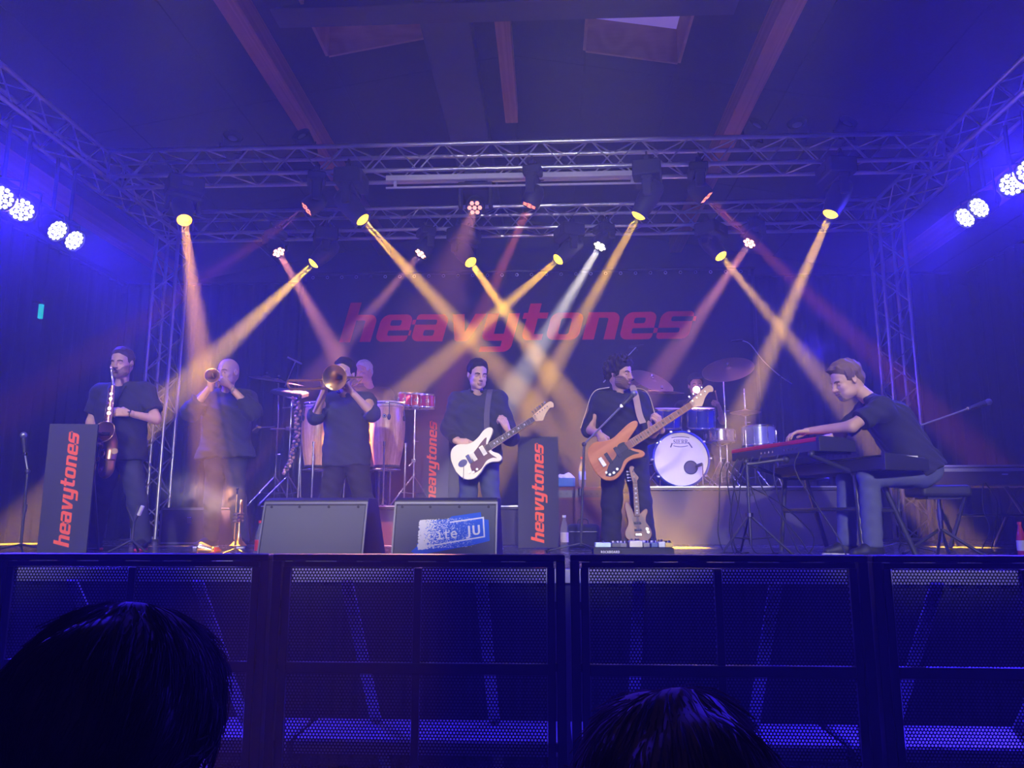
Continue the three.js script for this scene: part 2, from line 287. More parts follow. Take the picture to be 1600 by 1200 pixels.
// ---------------------------------------------------------------- LED PAR cans
const BLUE = rgb(0.03, 0.013, 1);
function ledPar(label, pos, target, color, { power = 1, angle = 35, pen = 0.6, glow = 30, R = 0.11, yTop = TY - S, leds = 19, group } = {}) {
  const c = A3(pos), dir = A3(target).sub(c).normalize(), t = thing('led_par', label, 'stage light', c.toArray(), 0, group), q = new THREE.Quaternion().setFromUnitVectors(UPV, dir), pan = Math.atan2(dir.x, dir.z);
  part(t, 'housing', lathe([[0.001, -0.2], [R * 0.8, -0.2], [R * 1.1, -0.12], [R * 1.12, 0.01], [R * 1.02, 0.01], [R, -0.012]], 20).applyQuaternion(q), mt.black);
  part(t, 'face_plate', new THREE.CylinderGeometry(R, R, 0.006, 20).translate(0, -0.015, 0).applyQuaternion(q), mt.black);
  const em = lensM(color.clone().lerp(rgb(1, 1, 1), 0.45), glow), lg = rotX(new THREE.CircleGeometry(R * 0.17, 6), -Math.PI / 2);
  for (let k = 0; k < leds; k++) { const ring = k < 6 ? 0 : 1, a = ring ? (k - 6) * Math.PI / 6 : k * Math.PI / 3, r0 = k === 18 ? 0 : ring ? R * 0.76 : R * 0.4; const m = part(t, 'led_lens', lg, em); m.position.copy(V(Math.cos(a) * r0, -0.005, Math.sin(a) * r0).applyQuaternion(q)); m.quaternion.copy(q); }
  const h = yTop - c.y;
  part(t, 'bracket', rotY(flat([rod([-R * 1.25, 0, -0.08], [-R * 1.25, 0.22, -0.08], 0.009), rod([R * 1.25, 0, -0.08], [R * 1.25, 0.22, -0.08], 0.009), rod([-R * 1.25, 0.22, -0.08], [R * 1.25, 0.22, -0.08], 0.009)]), pan), mt.darkMetal);
  part(t, 'hanging_tube', rotY(rod([0, 0.22, -0.08], [0, h, -0.08], 0.018), pan), mt.darkMetal);
  const l = new THREE.SpotLight(color, LIGHT.par * power, 0, rad(angle), pen, 2); l.name = 'led_par_light'; l.position.copy(c).addScaledVector(dir, 0.02); l.target.position.copy(A3(target)); l.castShadow = true; l.shadow.radius = 4; scene.add(l, l.target);
}
for (const [z, out] of [[-6.33, 1], [-6.61, 1], [-7.15, 0], [-7.43, 0]]) ledPar(out ? 'blue LED can turned to the audience above the saxophonist' : 'blue LED can turned across the stage above the saxophonist', [TX0, 4.2, z], out ? [-1.6, 2.4, -1.2] : [-0.6, 1.5, z + 0.7], BLUE, { angle: out ? 42 : 46, pen: 0.9, power: out ? 2.1 : 0.7, group: 'blue cans on the saxophonist side truss' });
for (const [z, out] of [[-6.6, 1], [-6.87, 1], [-7.43, 0], [-7.69, 0]]) ledPar(out ? 'blue LED can turned to the audience above the keyboard player' : 'blue LED can turned across the stage above the keyboard player', [TX1, 4.38, z], out ? [1.4, 2.4, -1.2] : [0.2, 1.5, z + 0.7], BLUE, { angle: out ? 42 : 46, pen: 0.9, power: out ? 2.1 : 0.7, group: 'blue cans on the keyboard side truss' });
// unseen truss and white cans added above the stage edge to brighten the players
truss('truss_beam', 'added unseen downstage truss above the stage edge', [-4.4, 5.75, -3.6], [3.8, 5.75, -3.6]);
for (const [x, tx] of [[-3.7, -3.6], [-2.3, -2.6], [-0.9, -1.2], [0.5, 0.1], [1.7, 1.2], [2.9, 2.5]]) ledPar('added white face light can on the unseen downstage truss', [x, 5.35, -3.6], [tx, 2.1, -6.8], rgb(1, 0.82, 0.9), { power: LIGHT.front / LIGHT.par, angle: 19, glow: 20, leds: 6, yTop: 5.6, group: 'added white cans on the downstage truss' });
// front of house truss over the audience, behind the camera
truss('truss_beam', 'front of house truss over the audience', [-3.2, 4.3, 2.9], [2.6, 4.3, 2.9]);
for (const [x, tx] of [[-2.4, -3.4], [-0.9, -1.5], [0.6, 0.2], [2.0, 2.2]]) ledPar('white can on the front of house truss', [x, 3.9, 2.9], [tx, 1.75, -6.0], rgb(1, 0.92, 0.87), { power: LIGHT.house / LIGHT.par, angle: 9.5, glow: 20, leds: 6, yTop: 4.15, group: 'front of house cans' });
ledPar('added white can on the front of house truss to brighten the backdrop', [-0.15, 3.9, 2.9], [-0.4, 4.2, -10.9], rgb(1, 0.9, 0.86), { power: 165 / LIGHT.par, angle: 11.5, glow: 20, leds: 6, yTop: 4.15, group: 'front of house cans' });  // extra can put in only to brighten the backdrop lettering
// ---------------------------------------------------------------- bodies: distance fields meshed with surface nets
const smin = (a, b, k) => { const h = Math.max(k - Math.abs(a - b), 0) / k; return Math.min(a, b) - h * h * k * 0.25; };
const smax = (a, b, k) => -smin(-a, -b, k);
const capD = (p, a, b, ra, rb) => {
  const bx = b.x - a.x, by = b.y - a.y, bz = b.z - a.z, px = p.x - a.x, py = p.y - a.y, pz = p.z - a.z;
  const t = Math.max(0, Math.min(1, (px * bx + py * by + pz * bz) / (bx * bx + by * by + bz * bz + 1e-9)));
  return Math.hypot(px - bx * t, py - by * t, pz - bz * t) - ra - (rb - ra) * t;
};
const ellD = (x, y, z, rx, ry, rz) => { const k0 = Math.hypot(x / rx, y / ry, z / rz), k1 = Math.hypot(x / (rx * rx), y / (ry * ry), z / (rz * rz)); return k1 < 1e-9 ? -Math.min(rx, ry, rz) : k0 * (k0 - 1) / k1; };
function netMesh(sdf, lo, hi, cell) {
  const nx = Math.ceil((hi.x - lo.x) / cell) + 1, ny = Math.ceil((hi.y - lo.y) / cell) + 1, nz = Math.ceil((hi.z - lo.z) / cell) + 1, B = 6, f = new Float32Array(nx * ny * nz), p = V(0, 0, 0), at = (i, j, k) => (k * ny + j) * nx + i;
  for (let K = 0; K < nz; K += B) for (let Jb = 0; Jb < ny; Jb += B) for (let I = 0; I < nx; I += B) {
    p.set(lo.x + (I + B / 2) * cell, lo.y + (Jb + B / 2) * cell, lo.z + (K + B / 2) * cell);
    const d = sdf(p), far = Math.abs(d) > B * cell * 1.15 + 0.012;
    for (let k = K; k < Math.min(nz, K + B); k++) for (let j = Jb; j < Math.min(ny, Jb + B); j++) for (let i = I; i < Math.min(nx, I + B); i++) f[at(i, j, k)] = far ? d : sdf(p.set(lo.x + i * cell, lo.y + j * cell, lo.z + k * cell));
  }
  const id = new Int32Array(nx * ny * nz).fill(-1), pos = [], idx = [], c = new Float32Array(8);
  for (let k = 0; k < nz - 1; k++) for (let j = 0; j < ny - 1; j++) for (let i = 0; i < nx - 1; i++) {
    let m = 0; for (let q = 0; q < 8; q++) { c[q] = f[at(i + (q & 1), j + (q >> 1 & 1), k + (q >> 2))]; if (c[q] < 0) m |= 1 << q; }
    if (m === 0 || m === 255) continue;
    let x = 0, y = 0, z = 0, n = 0;
    for (let q = 0; q < 8; q++) for (const s of [1, 2, 4]) if (!(q & s) && (c[q] < 0) !== (c[q | s] < 0)) { const t = c[q] / (c[q] - c[q | s]); x += (q & 1) + (s === 1 ? t : 0); y += (q >> 1 & 1) + (s === 2 ? t : 0); z += (q >> 2) + (s === 4 ? t : 0); n++; }
    id[at(i, j, k)] = pos.length / 3; pos.push(lo.x + (i + x / n) * cell, lo.y + (j + y / n) * cell, lo.z + (k + z / n) * cell);
  }
  const quad = (a, b, cc, d, flip) => { if (a < 0 || b < 0 || cc < 0 || d < 0) return; if (flip) idx.push(a, cc, b, a, d, cc); else idx.push(a, b, cc, a, cc, d); };
  for (let k = 1; k < nz - 1; k++) for (let j = 1; j < ny - 1; j++) for (let i = 1; i < nx - 1; i++) {
    const s = f[at(i, j, k)] < 0;
    if (s !== f[at(i + 1, j, k)] < 0) quad(id[at(i, j - 1, k - 1)], id[at(i, j, k - 1)], id[at(i, j, k)], id[at(i, j - 1, k)], !s);
    if (s !== f[at(i, j + 1, k)] < 0) quad(id[at(i - 1, j, k - 1)], id[at(i - 1, j, k)], id[at(i, j, k)], id[at(i, j, k - 1)], !s);
    if (s !== f[at(i, j, k + 1)] < 0) quad(id[at(i - 1, j - 1, k)], id[at(i, j - 1, k)], id[at(i, j, k)], id[at(i - 1, j, k)], !s);
  }
  const nrm = new Float32Array(pos.length), e = cell * 0.6, g = V(0, 0, 0);
  for (let v = 0; v < pos.length; v += 3) {
    const [x, y, z] = [pos[v], pos[v + 1], pos[v + 2]];
    g.set(sdf(p.set(x + e, y, z)) - sdf(p.set(x - e, y, z)), sdf(p.set(x, y + e, z)) - sdf(p.set(x, y - e, z)), sdf(p.set(x, y, z + e)) - sdf(p.set(x, y, z - e))).normalize();
    nrm[v] = g.x; nrm[v + 1] = g.y; nrm[v + 2] = g.z;
  }
  const geo = new THREE.BufferGeometry(); geo.setAttribute('position', new THREE.Float32BufferAttribute(pos, 3)); geo.setAttribute('normal', new THREE.BufferAttribute(nrm, 3)); geo.setIndex(idx); return geo;
}
const boundsOf = (pts, pad) => { const b = new THREE.Box3().setFromPoints(pts); return [b.min.subScalar(pad), b.max.addScalar(pad)]; };
const lerpV = (a, b, t) => a.clone().lerp(b, t);
const wrinkle = (p, a, o) => a * (Math.sin(p.y * 34 + 4 * Math.sin(p.x * 12 + o) + 3 * Math.sin(p.z * 10 + o * 2)) * (0.5 + 0.5 * Math.sin(p.x * 14 + p.y * 6 + o)) + 0.6 * Math.sin(p.y * 70 + p.x * 38 + o * 3 + 5 * Math.sin(p.z * 17)));

// one hand: wrist, pointing direction, palm normal, side of the thumb (+1 / -1 along dir x palm), curl 0..1 of the four fingers
function handField(wr, dir, palm, side, curl = [0.4, 0.45, 0.5, 0.55], thumb = 0.5, hs = 1) {
  const d = dir.clone().normalize(), n = palm.clone().addScaledVector(d, -palm.dot(d)).normalize(), l = d.clone().cross(n).multiplyScalar(side), P = (a, b, c) => wr.clone().addScaledVector(d, a * hs).addScaledVector(l, b * hs).addScaledVector(n, c * hs);
  const pr = [], add = (a, b, ra, rb) => pr.push([a, b, ra * hs, rb * hs]);
  [0.03, 0.011, -0.009, -0.028].forEach((o, i) => {
    let k = P(0.088 - Math.abs(i - 1) * 0.005, o, 0), ang = 0; add(P(0.005, o * 0.55, 0), k, 0.017, 0.0115);
    [0.044, 0.028, 0.022].forEach((len, j) => { ang += curl[i] * [1.15, 1.5, 1.0][j]; const q = k.clone().addScaledVector(d, Math.cos(ang) * len * hs * [0.95, 1.06, 1, 0.82][i]).addScaledVector(n, Math.sin(ang) * len * hs * [0.95, 1.06, 1, 0.82][i]); add(k, q, 0.0098 - j * 0.0008, 0.0092 - j * 0.0012); k = q; });
  });
  const t0 = P(0.02, 0.026, 0.006), t1 = P(0.05, 0.05 - thumb * 0.012, 0.012 + thumb * 0.02), t2 = P(0.082, 0.052 - thumb * 0.035, 0.02 + thumb * 0.03);
  add(t0, t1, 0.0155, 0.012); add(t1, t2, 0.0115, 0.0095); add(P(-0.03, 0, 0), P(0.02, 0, 0), 0.026, 0.024);
  const pts = pr.flatMap((q) => [q[0], q[1]]);
  const sdf = (p) => { let v = 1; for (const q of pr) v = smin(v, capD(p, q[0], q[1], q[2], q[3]), 0.007); return v; };
  return { sdf, pts };
}
// the head in its own axes: face towards +z, eyes at y 0
const headSdf = (x, y, z, o) => {
  const ax = Math.abs(x); let d = ellD(x, y - 0.042, z + 0.012, 0.076, 0.086, 0.1);
  d = smin(d, ellD(x, y + 0.012, z + 0.052, 0.063, 0.068, 0.053), 0.02);
  d = smin(d, ellD(x, y + 0.03, z - 0.026, 0.062 * (o.jaw ?? 1), 0.085, 0.064), 0.03);
  d = smin(d, ellD(ax - 0.03, y + 0.072, z - 0.03, 0.032, 0.028, 0.048), 0.03);
  d = smin(d, ellD(x, y + 0.1, z - 0.066, 0.022, 0.018, 0.02), 0.025);
  const p = { x: ax, y, z };
  d = smin(d, capD(p, { x: 0, y: 0.022, z: 0.082 }, { x: 0.04, y: 0.02, z: 0.068 }, 0.011, 0.01), 0.014);
  d = smax(d, -ellD(ax - 0.032, y + 0.001, z - 0.1, 0.018, 0.012, 0.02), 0.014);
  d = smin(d, ellD(ax - 0.032, y + 0.002, z - 0.074, 0.0125, 0.011, 0.0115), 0.004);
  d = smin(d, ellD(ax - 0.04, y + 0.03, z - 0.062, 0.02, 0.016, 0.018), 0.02);
  d = smin(d, capD(p, { x: 0, y: 0.012, z: 0.09 }, { x: 0, y: -0.03, z: 0.111 }, 0.0085, 0.012), 0.012);
  d = smin(d, ellD(ax - 0.011, y + 0.034, z - 0.099, 0.009, 0.008, 0.01), 0.008);
  d = smin(d, ellD(x, y + 0.061, z - 0.09, 0.024, 0.006, 0.011), 0.007); d = smin(d, ellD(x, y + 0.072, z - 0.088, 0.02, 0.007, 0.011), 0.007);
  d = smax(d, -capD(p, { x: 0, y: -0.0665, z: 0.104 }, { x: 0.022, y: -0.067, z: 0.094 }, 0.0028, 0.002), 0.004);
  const ex = ax - 0.078, ez = z + 0.012; d = smin(d, smax(ellD(ex, y - 0.001, ez, 0.009, 0.031, 0.02), -ellD(ex - 0.008, y - 0.003, ez - 0.004, 0.006, 0.018, 0.011), 0.004), 0.006);
  return d;
};
const hairline = (z, ax = 0) => ax > 0.06 && z > -0.02 && z < 0.034 ? -0.012 : z > 0.02 ? 0.03 + (z - 0.02) * 0.85 : z > -0.03 ? 0.012 + (z + 0.03) * 0.36 : -0.075 + (z + 0.1) * 1.24;
const skinM = (r, g, b) => M(rgb(r, g, b), 0.5, 0, { phys: true, sheen: 0.15, sheenColor: rgb(0.8, 0.5, 0.4), bumpMap: grainTex, bumpScale: 0.0006 });
function person(o) {
  const t = thing('person', o.label, 'person', o.pos, 0), J = {}; for (const k in o.J) J[k] = V(...o.J[k]);
  const s = J.shL.clone().sub(J.shR).normalize(), w = J.shL.distanceTo(J.shR) / 2, mid = lerpV(J.shL, J.shR, 0.5), spine = J.pel.clone().sub(mid), chest = J.chest ?? mid.clone().addScaledVector(spine, 0.28), bulk = o.bulk ?? 1, cs = o.coarse ?? 1;
  const pelR = J.pel.clone().addScaledVector(s, -0.075), pelL = J.pel.clone().addScaledVector(s, 0.075), fwd = s.clone().cross(spine).normalize(); // towards the chest side
  const nk = J.neck.clone().addScaledVector(spine, 0.03);
  const torso = (g) => [[chest.clone().addScaledVector(s, -w * 0.46), lerpV(chest, J.pel, 0.62).addScaledVector(s, -w * 0.36), 0.1 * bulk + g, 0.092 * bulk + g], [chest.clone().addScaledVector(s, w * 0.46), lerpV(chest, J.pel, 0.62).addScaledVector(s, w * 0.36), 0.1 * bulk + g, 0.092 * bulk + g], [lerpV(chest, J.pel, 0.6).addScaledVector(s, -w * 0.36), pelR, 0.092 * bulk + g, 0.098 * bulk + g], [lerpV(chest, J.pel, 0.6).addScaledVector(s, w * 0.36), pelL, 0.092 * bulk + g, 0.098 * bulk + g], [chest, J.pel, 0.1 * bulk + g, 0.1 * bulk + g], [J.shR.clone().addScaledVector(spine, 0.1), J.shL.clone().addScaledVector(spine, 0.1), 0.055 + g * 0.8, 0.055 + g * 0.8], [nk, J.shR, 0.036 + g * 0.5, 0.05 + g * 0.8], [nk, J.shL, 0.036 + g * 0.5, 0.05 + g * 0.8]];
  const run = (prims, k) => (p) => { let v = 1; for (const q of prims) v = smin(v, capD(p, q[0], q[1], q[2], q[3]), k); return v; };
  const q = new THREE.Quaternion().setFromEuler(new THREE.Euler(rad(o.look[1]), rad(o.look[0]), rad(o.look[2] ?? 0), 'YXZ')), qi = q.clone().invert(), hs = o.headScale ?? 1.08, tmp = V(0, 0, 0);
  const toHead = (p) => tmp.copy(p).sub(J.head).applyQuaternion(qi).multiplyScalar(1 / hs);
  const fromHead = (g) => g.scale(hs, hs, hs).applyQuaternion(q).translate(J.head.x, J.head.y, J.head.z);
  const skull = V(0, -0.03, -0.03).applyQuaternion(q).add(J.head);
  // skin: arms, neck, trunk and legs as one field; head and hands on finer grids
  const skin = run([...torso(-0.025), [J.neck, skull, 0.056, 0.05], [J.shR, J.elR, 0.05, 0.041], [J.shL, J.elL, 0.05, 0.041], [J.elR, J.wrR, 0.042, 0.028], [J.elL, J.wrL, 0.042, 0.028], [J.hipR, J.knR, 0.065, 0.045], [J.hipL, J.knL, 0.065, 0.045], [J.knR, J.anR, 0.045, 0.035], [J.knL, J.anL, 0.045, 0.035]], 0.03);
  const all = Object.values(J).map((v) => v);
  const geos = [netMesh(skin, ...boundsOf(all, 0.16), 0.016 * cs)];
  const headF = (p) => { const h = toHead(p); return headSdf(h.x, h.y, h.z, o) * hs; };
  geos.push(netMesh((p) => smin(headF(p), capD(p, lerpV(J.neck, skull, 0.4), skull, 0.054, 0.05), 0.02), ...boundsOf([J.head, skull], 0.19), 0.0045));
  for (const k of ['R', 'L']) if (o['hand' + k]) { const h = o['hand' + k], F = handField(J['wr' + k], V(...h.dir), V(...h.palm), h.side ?? (k === 'R' ? 1 : -1), h.curl, h.thumb, 1.02); geos.push(netMesh(F.sdf, ...boundsOf(F.pts, 0.035), 0.004)); }
  part(t, 'body', geos, o.skin);
  // face
  const hairMat = o.hairMat;
  for (const sx of [-1, 1]) {
    part(t, 'eye', fromHead(flat([ball(0.0105, sx * 0.032, -0.002, 0.0775, 12)])), M(rgb(0.1, 0.06, 0.04), 0.25));
    part(t, 'eyelid', fromHead(flat([T(new THREE.SphereGeometry(0.0122, 12, 8, 0, Math.PI * 2, 0, Math.PI * (o.lid ?? 0.52)).rotateX(0.35), sx * 0.032, -0.001, 0.0768)])), o.skin);
    part(t, 'eyebrow', fromHead(tube([[sx * 0.014, 0.017, 0.0945], [sx * 0.032, 0.0225, 0.091], [sx * 0.05, 0.016, 0.076]], 0.0038, 8, 5)), o.browMat ?? hairMat);
  }
  part(t, 'lips', fromHead(flat([T(new THREE.SphereGeometry(1, 12, 8).scale(0.021, 0.0045, 0.008), 0, -0.0618, 0.0935), T(new THREE.SphereGeometry(1, 12, 8).scale(0.018, 0.0055, 0.008), 0, -0.0722, 0.0915)])), o.lipMat ?? M(rgb(0.38, 0.16, 0.13), 0.5));
  if (o.hair !== false) {
    const H = o.hair ?? {}, th = H.thick ?? 0.012, amp = H.amp ?? 0.003, fr = H.freq ?? 90, drop = H.drop ?? 0;
    const hairF = (p) => { const h = toHead(p), { x, y, z } = h; const tk = th * Math.max(0.06, Math.min(1, (y + drop - hairline(z, Math.abs(x))) / (H.taper ?? 0.04))); let d = ellD(x, y - 0.042 - (H.lift ?? 0.004) * tk / th, z + 0.012, 0.076 + tk, 0.086 + tk * 1.15, 0.1 + tk); d = smin(d, ellD(x, y + 0.012, z + 0.052, 0.064 + tk * 0.6, 0.07, 0.054 + tk * 0.7), 0.02); const n = amp * (tk / th) * (Math.sin(x * fr + 3 * Math.sin(z * fr * 0.4)) * Math.sin(y * fr * 0.9 + z * fr * 0.5) + 0.5 * Math.sin(z * fr * 1.7 + x * 40)); d = smax(d + n, -(y + drop - hairline(z, Math.abs(x)) + (Math.abs(x) < 0.05 ? 0 : 0.004) - 0.004 * Math.sin(x * 120)), 0.006); if (H.fringe) d = smin(d, ellD(x, y - 0.1 - 0.25 * (z - 0.07), z - 0.07, 0.05, 0.014, 0.034) + n * 1.6, 0.02); return d * hs * 0.9; };
    part(t, 'hair', netMesh(hairF, ...boundsOf([J.head], 0.2), 0.005), hairMat);
  }
  if (o.beard) { const bf = (p) => { const { x, y, z } = toHead(p), ax = Math.abs(x); const reg = o.beard === 'goatee' ? Math.max(ax - 0.028, y + 0.048, 0.03 - z) : Math.max(y + 0.05 - (ax > 0.03 ? (ax - 0.03) * 0.9 : 0), -0.01 - z); const lip = ellD(x, y + 0.0665, z - 0.098, 0.021, 0.009, 0.014); return Math.max(headSdf(x, y, z, o) - 0.0035 + 0.001 * Math.sin(x * 400) * Math.sin(y * 380), reg, -lip) * hs; }; part(t, 'beard', netMesh(bf, ...boundsOf([J.head], 0.16), 0.004), o.beardMat ?? hairMat); }
  // clothes
  const up = spine.clone().normalize().negate(), S = o.shirt, ph = (o.pos[0] * 7) % 6;
  const hemAt = J.pel.clone().addScaledVector(up, -(S.hem ?? 0.06)), loose = S.loose ?? 0.02;
  const arms = []; for (const k of ['R', 'L']) { const sh = J['sh' + k].clone().addScaledVector(spine, 0.03), el = J['el' + k], wr = J['wr' + k]; if (S.sleeve === 'short') { const e = lerpV(sh, el, S.len ?? 0.72); arms.push([[[sh, e, 0.054 + loose * 0.6, 0.058 + loose * 1.1]], e, el.clone().sub(sh).normalize()]); } else { const tt = S.sleeve === 'long' ? (S.cuff ?? 0.93) : (S.cuff ?? 0.35), e = lerpV(el, wr, tt); arms.push([[[sh, el, 0.054 + loose * 0.7, 0.052 + loose * 0.8], [el, e, 0.056 + loose * 0.8, (S.sleeve === 'long' ? 0.036 : 0.048) + loose * 0.7]], e, wr.clone().sub(el).normalize()]); } }
  const tp = torso(0.012 + loose * 0.6).map((a, i) => i < 5 ? [a[0], a[1], a[2], a[3] + (S.flare ?? 0) * 0.5] : a), bottom = [[pelR, hemAt.clone().addScaledVector(s, -0.075 - (S.flare ?? 0)), 0.112 * bulk + loose, 0.118 * bulk + loose], [pelL, hemAt.clone().addScaledVector(s, 0.075 + (S.flare ?? 0)), 0.112 * bulk + loose, 0.118 * bulk + loose]];
  const core = run([...tp, ...bottom], 0.05);
  const shirtF = (p) => { let d = core(p); d = smax(d, (hemAt.x - p.x) * up.x + (hemAt.y - p.y) * up.y + (hemAt.z - p.z) * up.z + 0.006 * Math.sin(p.x * 22 + ph), 0.012); for (const [pr, e, dd] of arms) { let a = 1; for (const c of pr) a = smin(a, capD(p, c[0], c[1], c[2], c[3]), 0.03); a = smax(a, (p.x - e.x) * dd.x + (p.y - e.y) * dd.y + (p.z - e.z) * dd.z, 0.006); d = smin(d, a, 0.035); } d = smax(d, -capD(p, J.neck, skull, 0.064 + (S.open ?? 0), 0.075 + (S.open ?? 0)), 0.01); return d + wrinkle(p, S.fold ?? 0.0035, ph); };
  const sh = part(t, 'shirt', netMesh(shirtF, ...boundsOf([J.neck, J.shR, J.shL, J.elR, J.elL, J.wrR, J.wrL, J.pel, hemAt], 0.18 * bulk + loose), 0.012 * cs), S.mat, S.label);
  if (S.collar) { part(sh, 'collar', tube(Array.from({ length: 9 }, (_, i) => { const a = (i / 8) * 5.2 + 0.54 + (o.chestYaw ?? 0); const b = lerpV(J.neck, skull, 0.28 - 0.25 * Math.cos(a - (o.chestYaw ?? 0)) * 0.8 - 0.1); return b.clone().add(V(Math.sin(a) * 0.074, 0, Math.cos(a) * 0.074)); }), 0.012, 24, 6), S.mat); }
  if (S.stripe) for (const k of ['R', 'L']) part(sh, 'sleeve_stripe', strap([lerpV(J.neck, J['sh' + k], 0.5).add(V(0, 0.078, 0)), J['sh' + k].clone().add(V(k === 'R' ? -0.045 : 0.045, 0.064, 0.02)), lerpV(J['sh' + k], J['el' + k], 0.5).add(V(k === 'R' ? -0.082 : 0.082, 0.0, 0.02)), J['el' + k].clone().add(V(k === 'R' ? -0.078 : 0.078, 0.01, 0.02))], 0.018, 0.004, [0, 0.2, 1]), S.stripe);
  const tg = o.trousers, lg = tg.loose ?? 0.016, wa = J.pel.clone().addScaledVector(up, 0.12);
  const legs = run([[pelR, pelL, 0.095 * bulk + lg, 0.095 * bulk + lg], [J.pel, wa, 0.1 * bulk, 0.095 * bulk], [J.hipR, J.knR, 0.08 + lg, 0.056 + lg], [J.hipL, J.knL, 0.08 + lg, 0.056 + lg], [pelR, J.hipR, 0.09 + lg, 0.085 + lg], [pelL, J.hipL, 0.09 + lg, 0.085 + lg], [J.knR, J.anR, 0.056 + lg, 0.046 + lg * 1.3], [J.knL, J.anL, 0.056 + lg, 0.046 + lg * 1.3]], 0.035), low = Math.min(J.anR.y, J.anL.y) - 0.03;
  part(t, 'trousers', netMesh((p) => smax(smax(legs(p) + wrinkle(p, 0.004, ph + 2), low - p.y, 0.008), (p.x - wa.x) * up.x + (p.y - wa.y) * up.y + (p.z - wa.z) * up.z - 2 * Math.max(0, Math.hypot(p.x - wa.x, p.y - wa.y, p.z - wa.z) - 0.2), 0.01), ...boundsOf([wa, pelR, pelL, J.hipR, J.hipL, J.knR, J.knL, J.anR, J.anL], 0.17), 0.0135 * cs), tg.mat, tg.label);
  for (const k of ['R', 'L']) {
    const an = J['an' + k], a = rad(o['foot' + k] ?? (k === 'R' ? -20 : 20)), fd = V(Math.sin(a), 0, Math.cos(a)), fl = o.floor ?? 0, P = (d, y) => V(an.x + fd.x * d, y, an.z + fd.z * d), prs = [[P(-0.05, fl + 0.045), P(0.06, fl + 0.055), 0.04, 0.042], [P(0.06, fl + 0.045), P(0.15, fl + 0.032), 0.042, 0.034], [V(an.x, an.y, an.z), P(0, fl + 0.05), 0.045, 0.046]], r = run(prs, 0.03);
    const so = part(t, 'shoe', netMesh((p) => smax(r(p), fl + 0.012 - p.y, 0.006), ...boundsOf(prs.flatMap((z) => [z[0], z[1]]), 0.06), 0.007), o.shoeMat ?? mt.black);
    const rs = run([[P(-0.055, fl + 0.012), P(0.155, fl + 0.012), 0.04, 0.038]], 0.01);
    part(so, 'sole', netMesh((p) => Math.max(rs(p), fl + 0.002 - p.y, p.y - fl - 0.022), ...boundsOf([P(-0.06, fl), P(0.16, fl)], 0.06), 0.007), o.soleMat ?? M(rgb(0.5, 0.5, 0.5), 0.7));
  }
  return { t, J, q, fromHead, s, up, fwd };
}
// ---------------------------------------------------------------- the band
const cloth = (r, g, b, rough = 0.9) => M(rgb(r, g, b), rough, 0, { phys: true, sheen: 0.2, sheenColor: rgb(0.3, 0.3, 0.36), sheenRoughness: 0.5, bumpMap: weaveTex, bumpScale: 0.0008 });
const hairOf = (r, g, b) => M(rgb(r, g, b), 0.75, 0, { phys: true, specularIntensity: 0.4, bumpMap: grainTex, bumpScale: 0.002 });
const skinA = skinM(0.55, 0.33, 0.24), skinB = skinM(0.5, 0.29, 0.2), blackCloth = cloth(0.014, 0.014, 0.017), navyCloth = cloth(0.02, 0.02, 0.028), charcoal = cloth(0.026, 0.026, 0.03), denim = cloth(0.06, 0.07, 0.13), darkDenim = cloth(0.03, 0.034, 0.06);
const brown = hairOf(0.06, 0.035, 0.022), darkHair = hairOf(0.025, 0.017, 0.013), greyHair = hairOf(0.5, 0.48, 0.46), fairHair = hairOf(0.16, 0.1, 0.06);
const sax = person({ label: 'man in black T-shirt blowing a tenor saxophone', pos: [-3.703, DECK, -6.6], J: { head: [-0.09, 1.633, 0.04], neck: [-0.099, 1.443, 0], shR: [-0.288, 1.392, 0], shL: [0.133, 1.401, 0], elR: [-0.345, 1.11, 0.0], wrR: [-0.19, 0.965, 0.17], elL: [0.262, 1.13, 0.04], wrL: [0.09, 1.165, 0.2], pel: [-0.06, 0.86, 0], hipR: [-0.14, 0.79, 0], hipL: [0.03, 0.79, 0], knR: [-0.17, 0.42, 0.04], knL: [0.16, 0.42, 0.05], anR: [-0.23, 0.085, 0], anL: [0.204, 0.085, 0] },
  look: [0, 8], skin: skinA, hairMat: brown, hair: { thick: 0.011 }, beard: 'full', beardMat: hairOf(0.28, 0.17, 0.13), bulk: 1.12, lid: 0.7, shirt: { sleeve: 'short', mat: blackCloth, loose: 0.024, hem: 0.1 }, trousers: { mat: darkDenim, loose: 0.022 }, soleMat: M(rgb(0.75, 0.06, 0.1), 0.5),
  handR: { dir: [0.5, -0.75, 0.25], palm: [0.7, 0.3, -0.3], curl: [0.45, 0.5, 0.5, 0.5] }, handL: { dir: [-0.95, 0.1, 0.25], palm: [-0.2, -0.2, -0.9], curl: [0.5, 0.5, 0.5, 0.5] } });
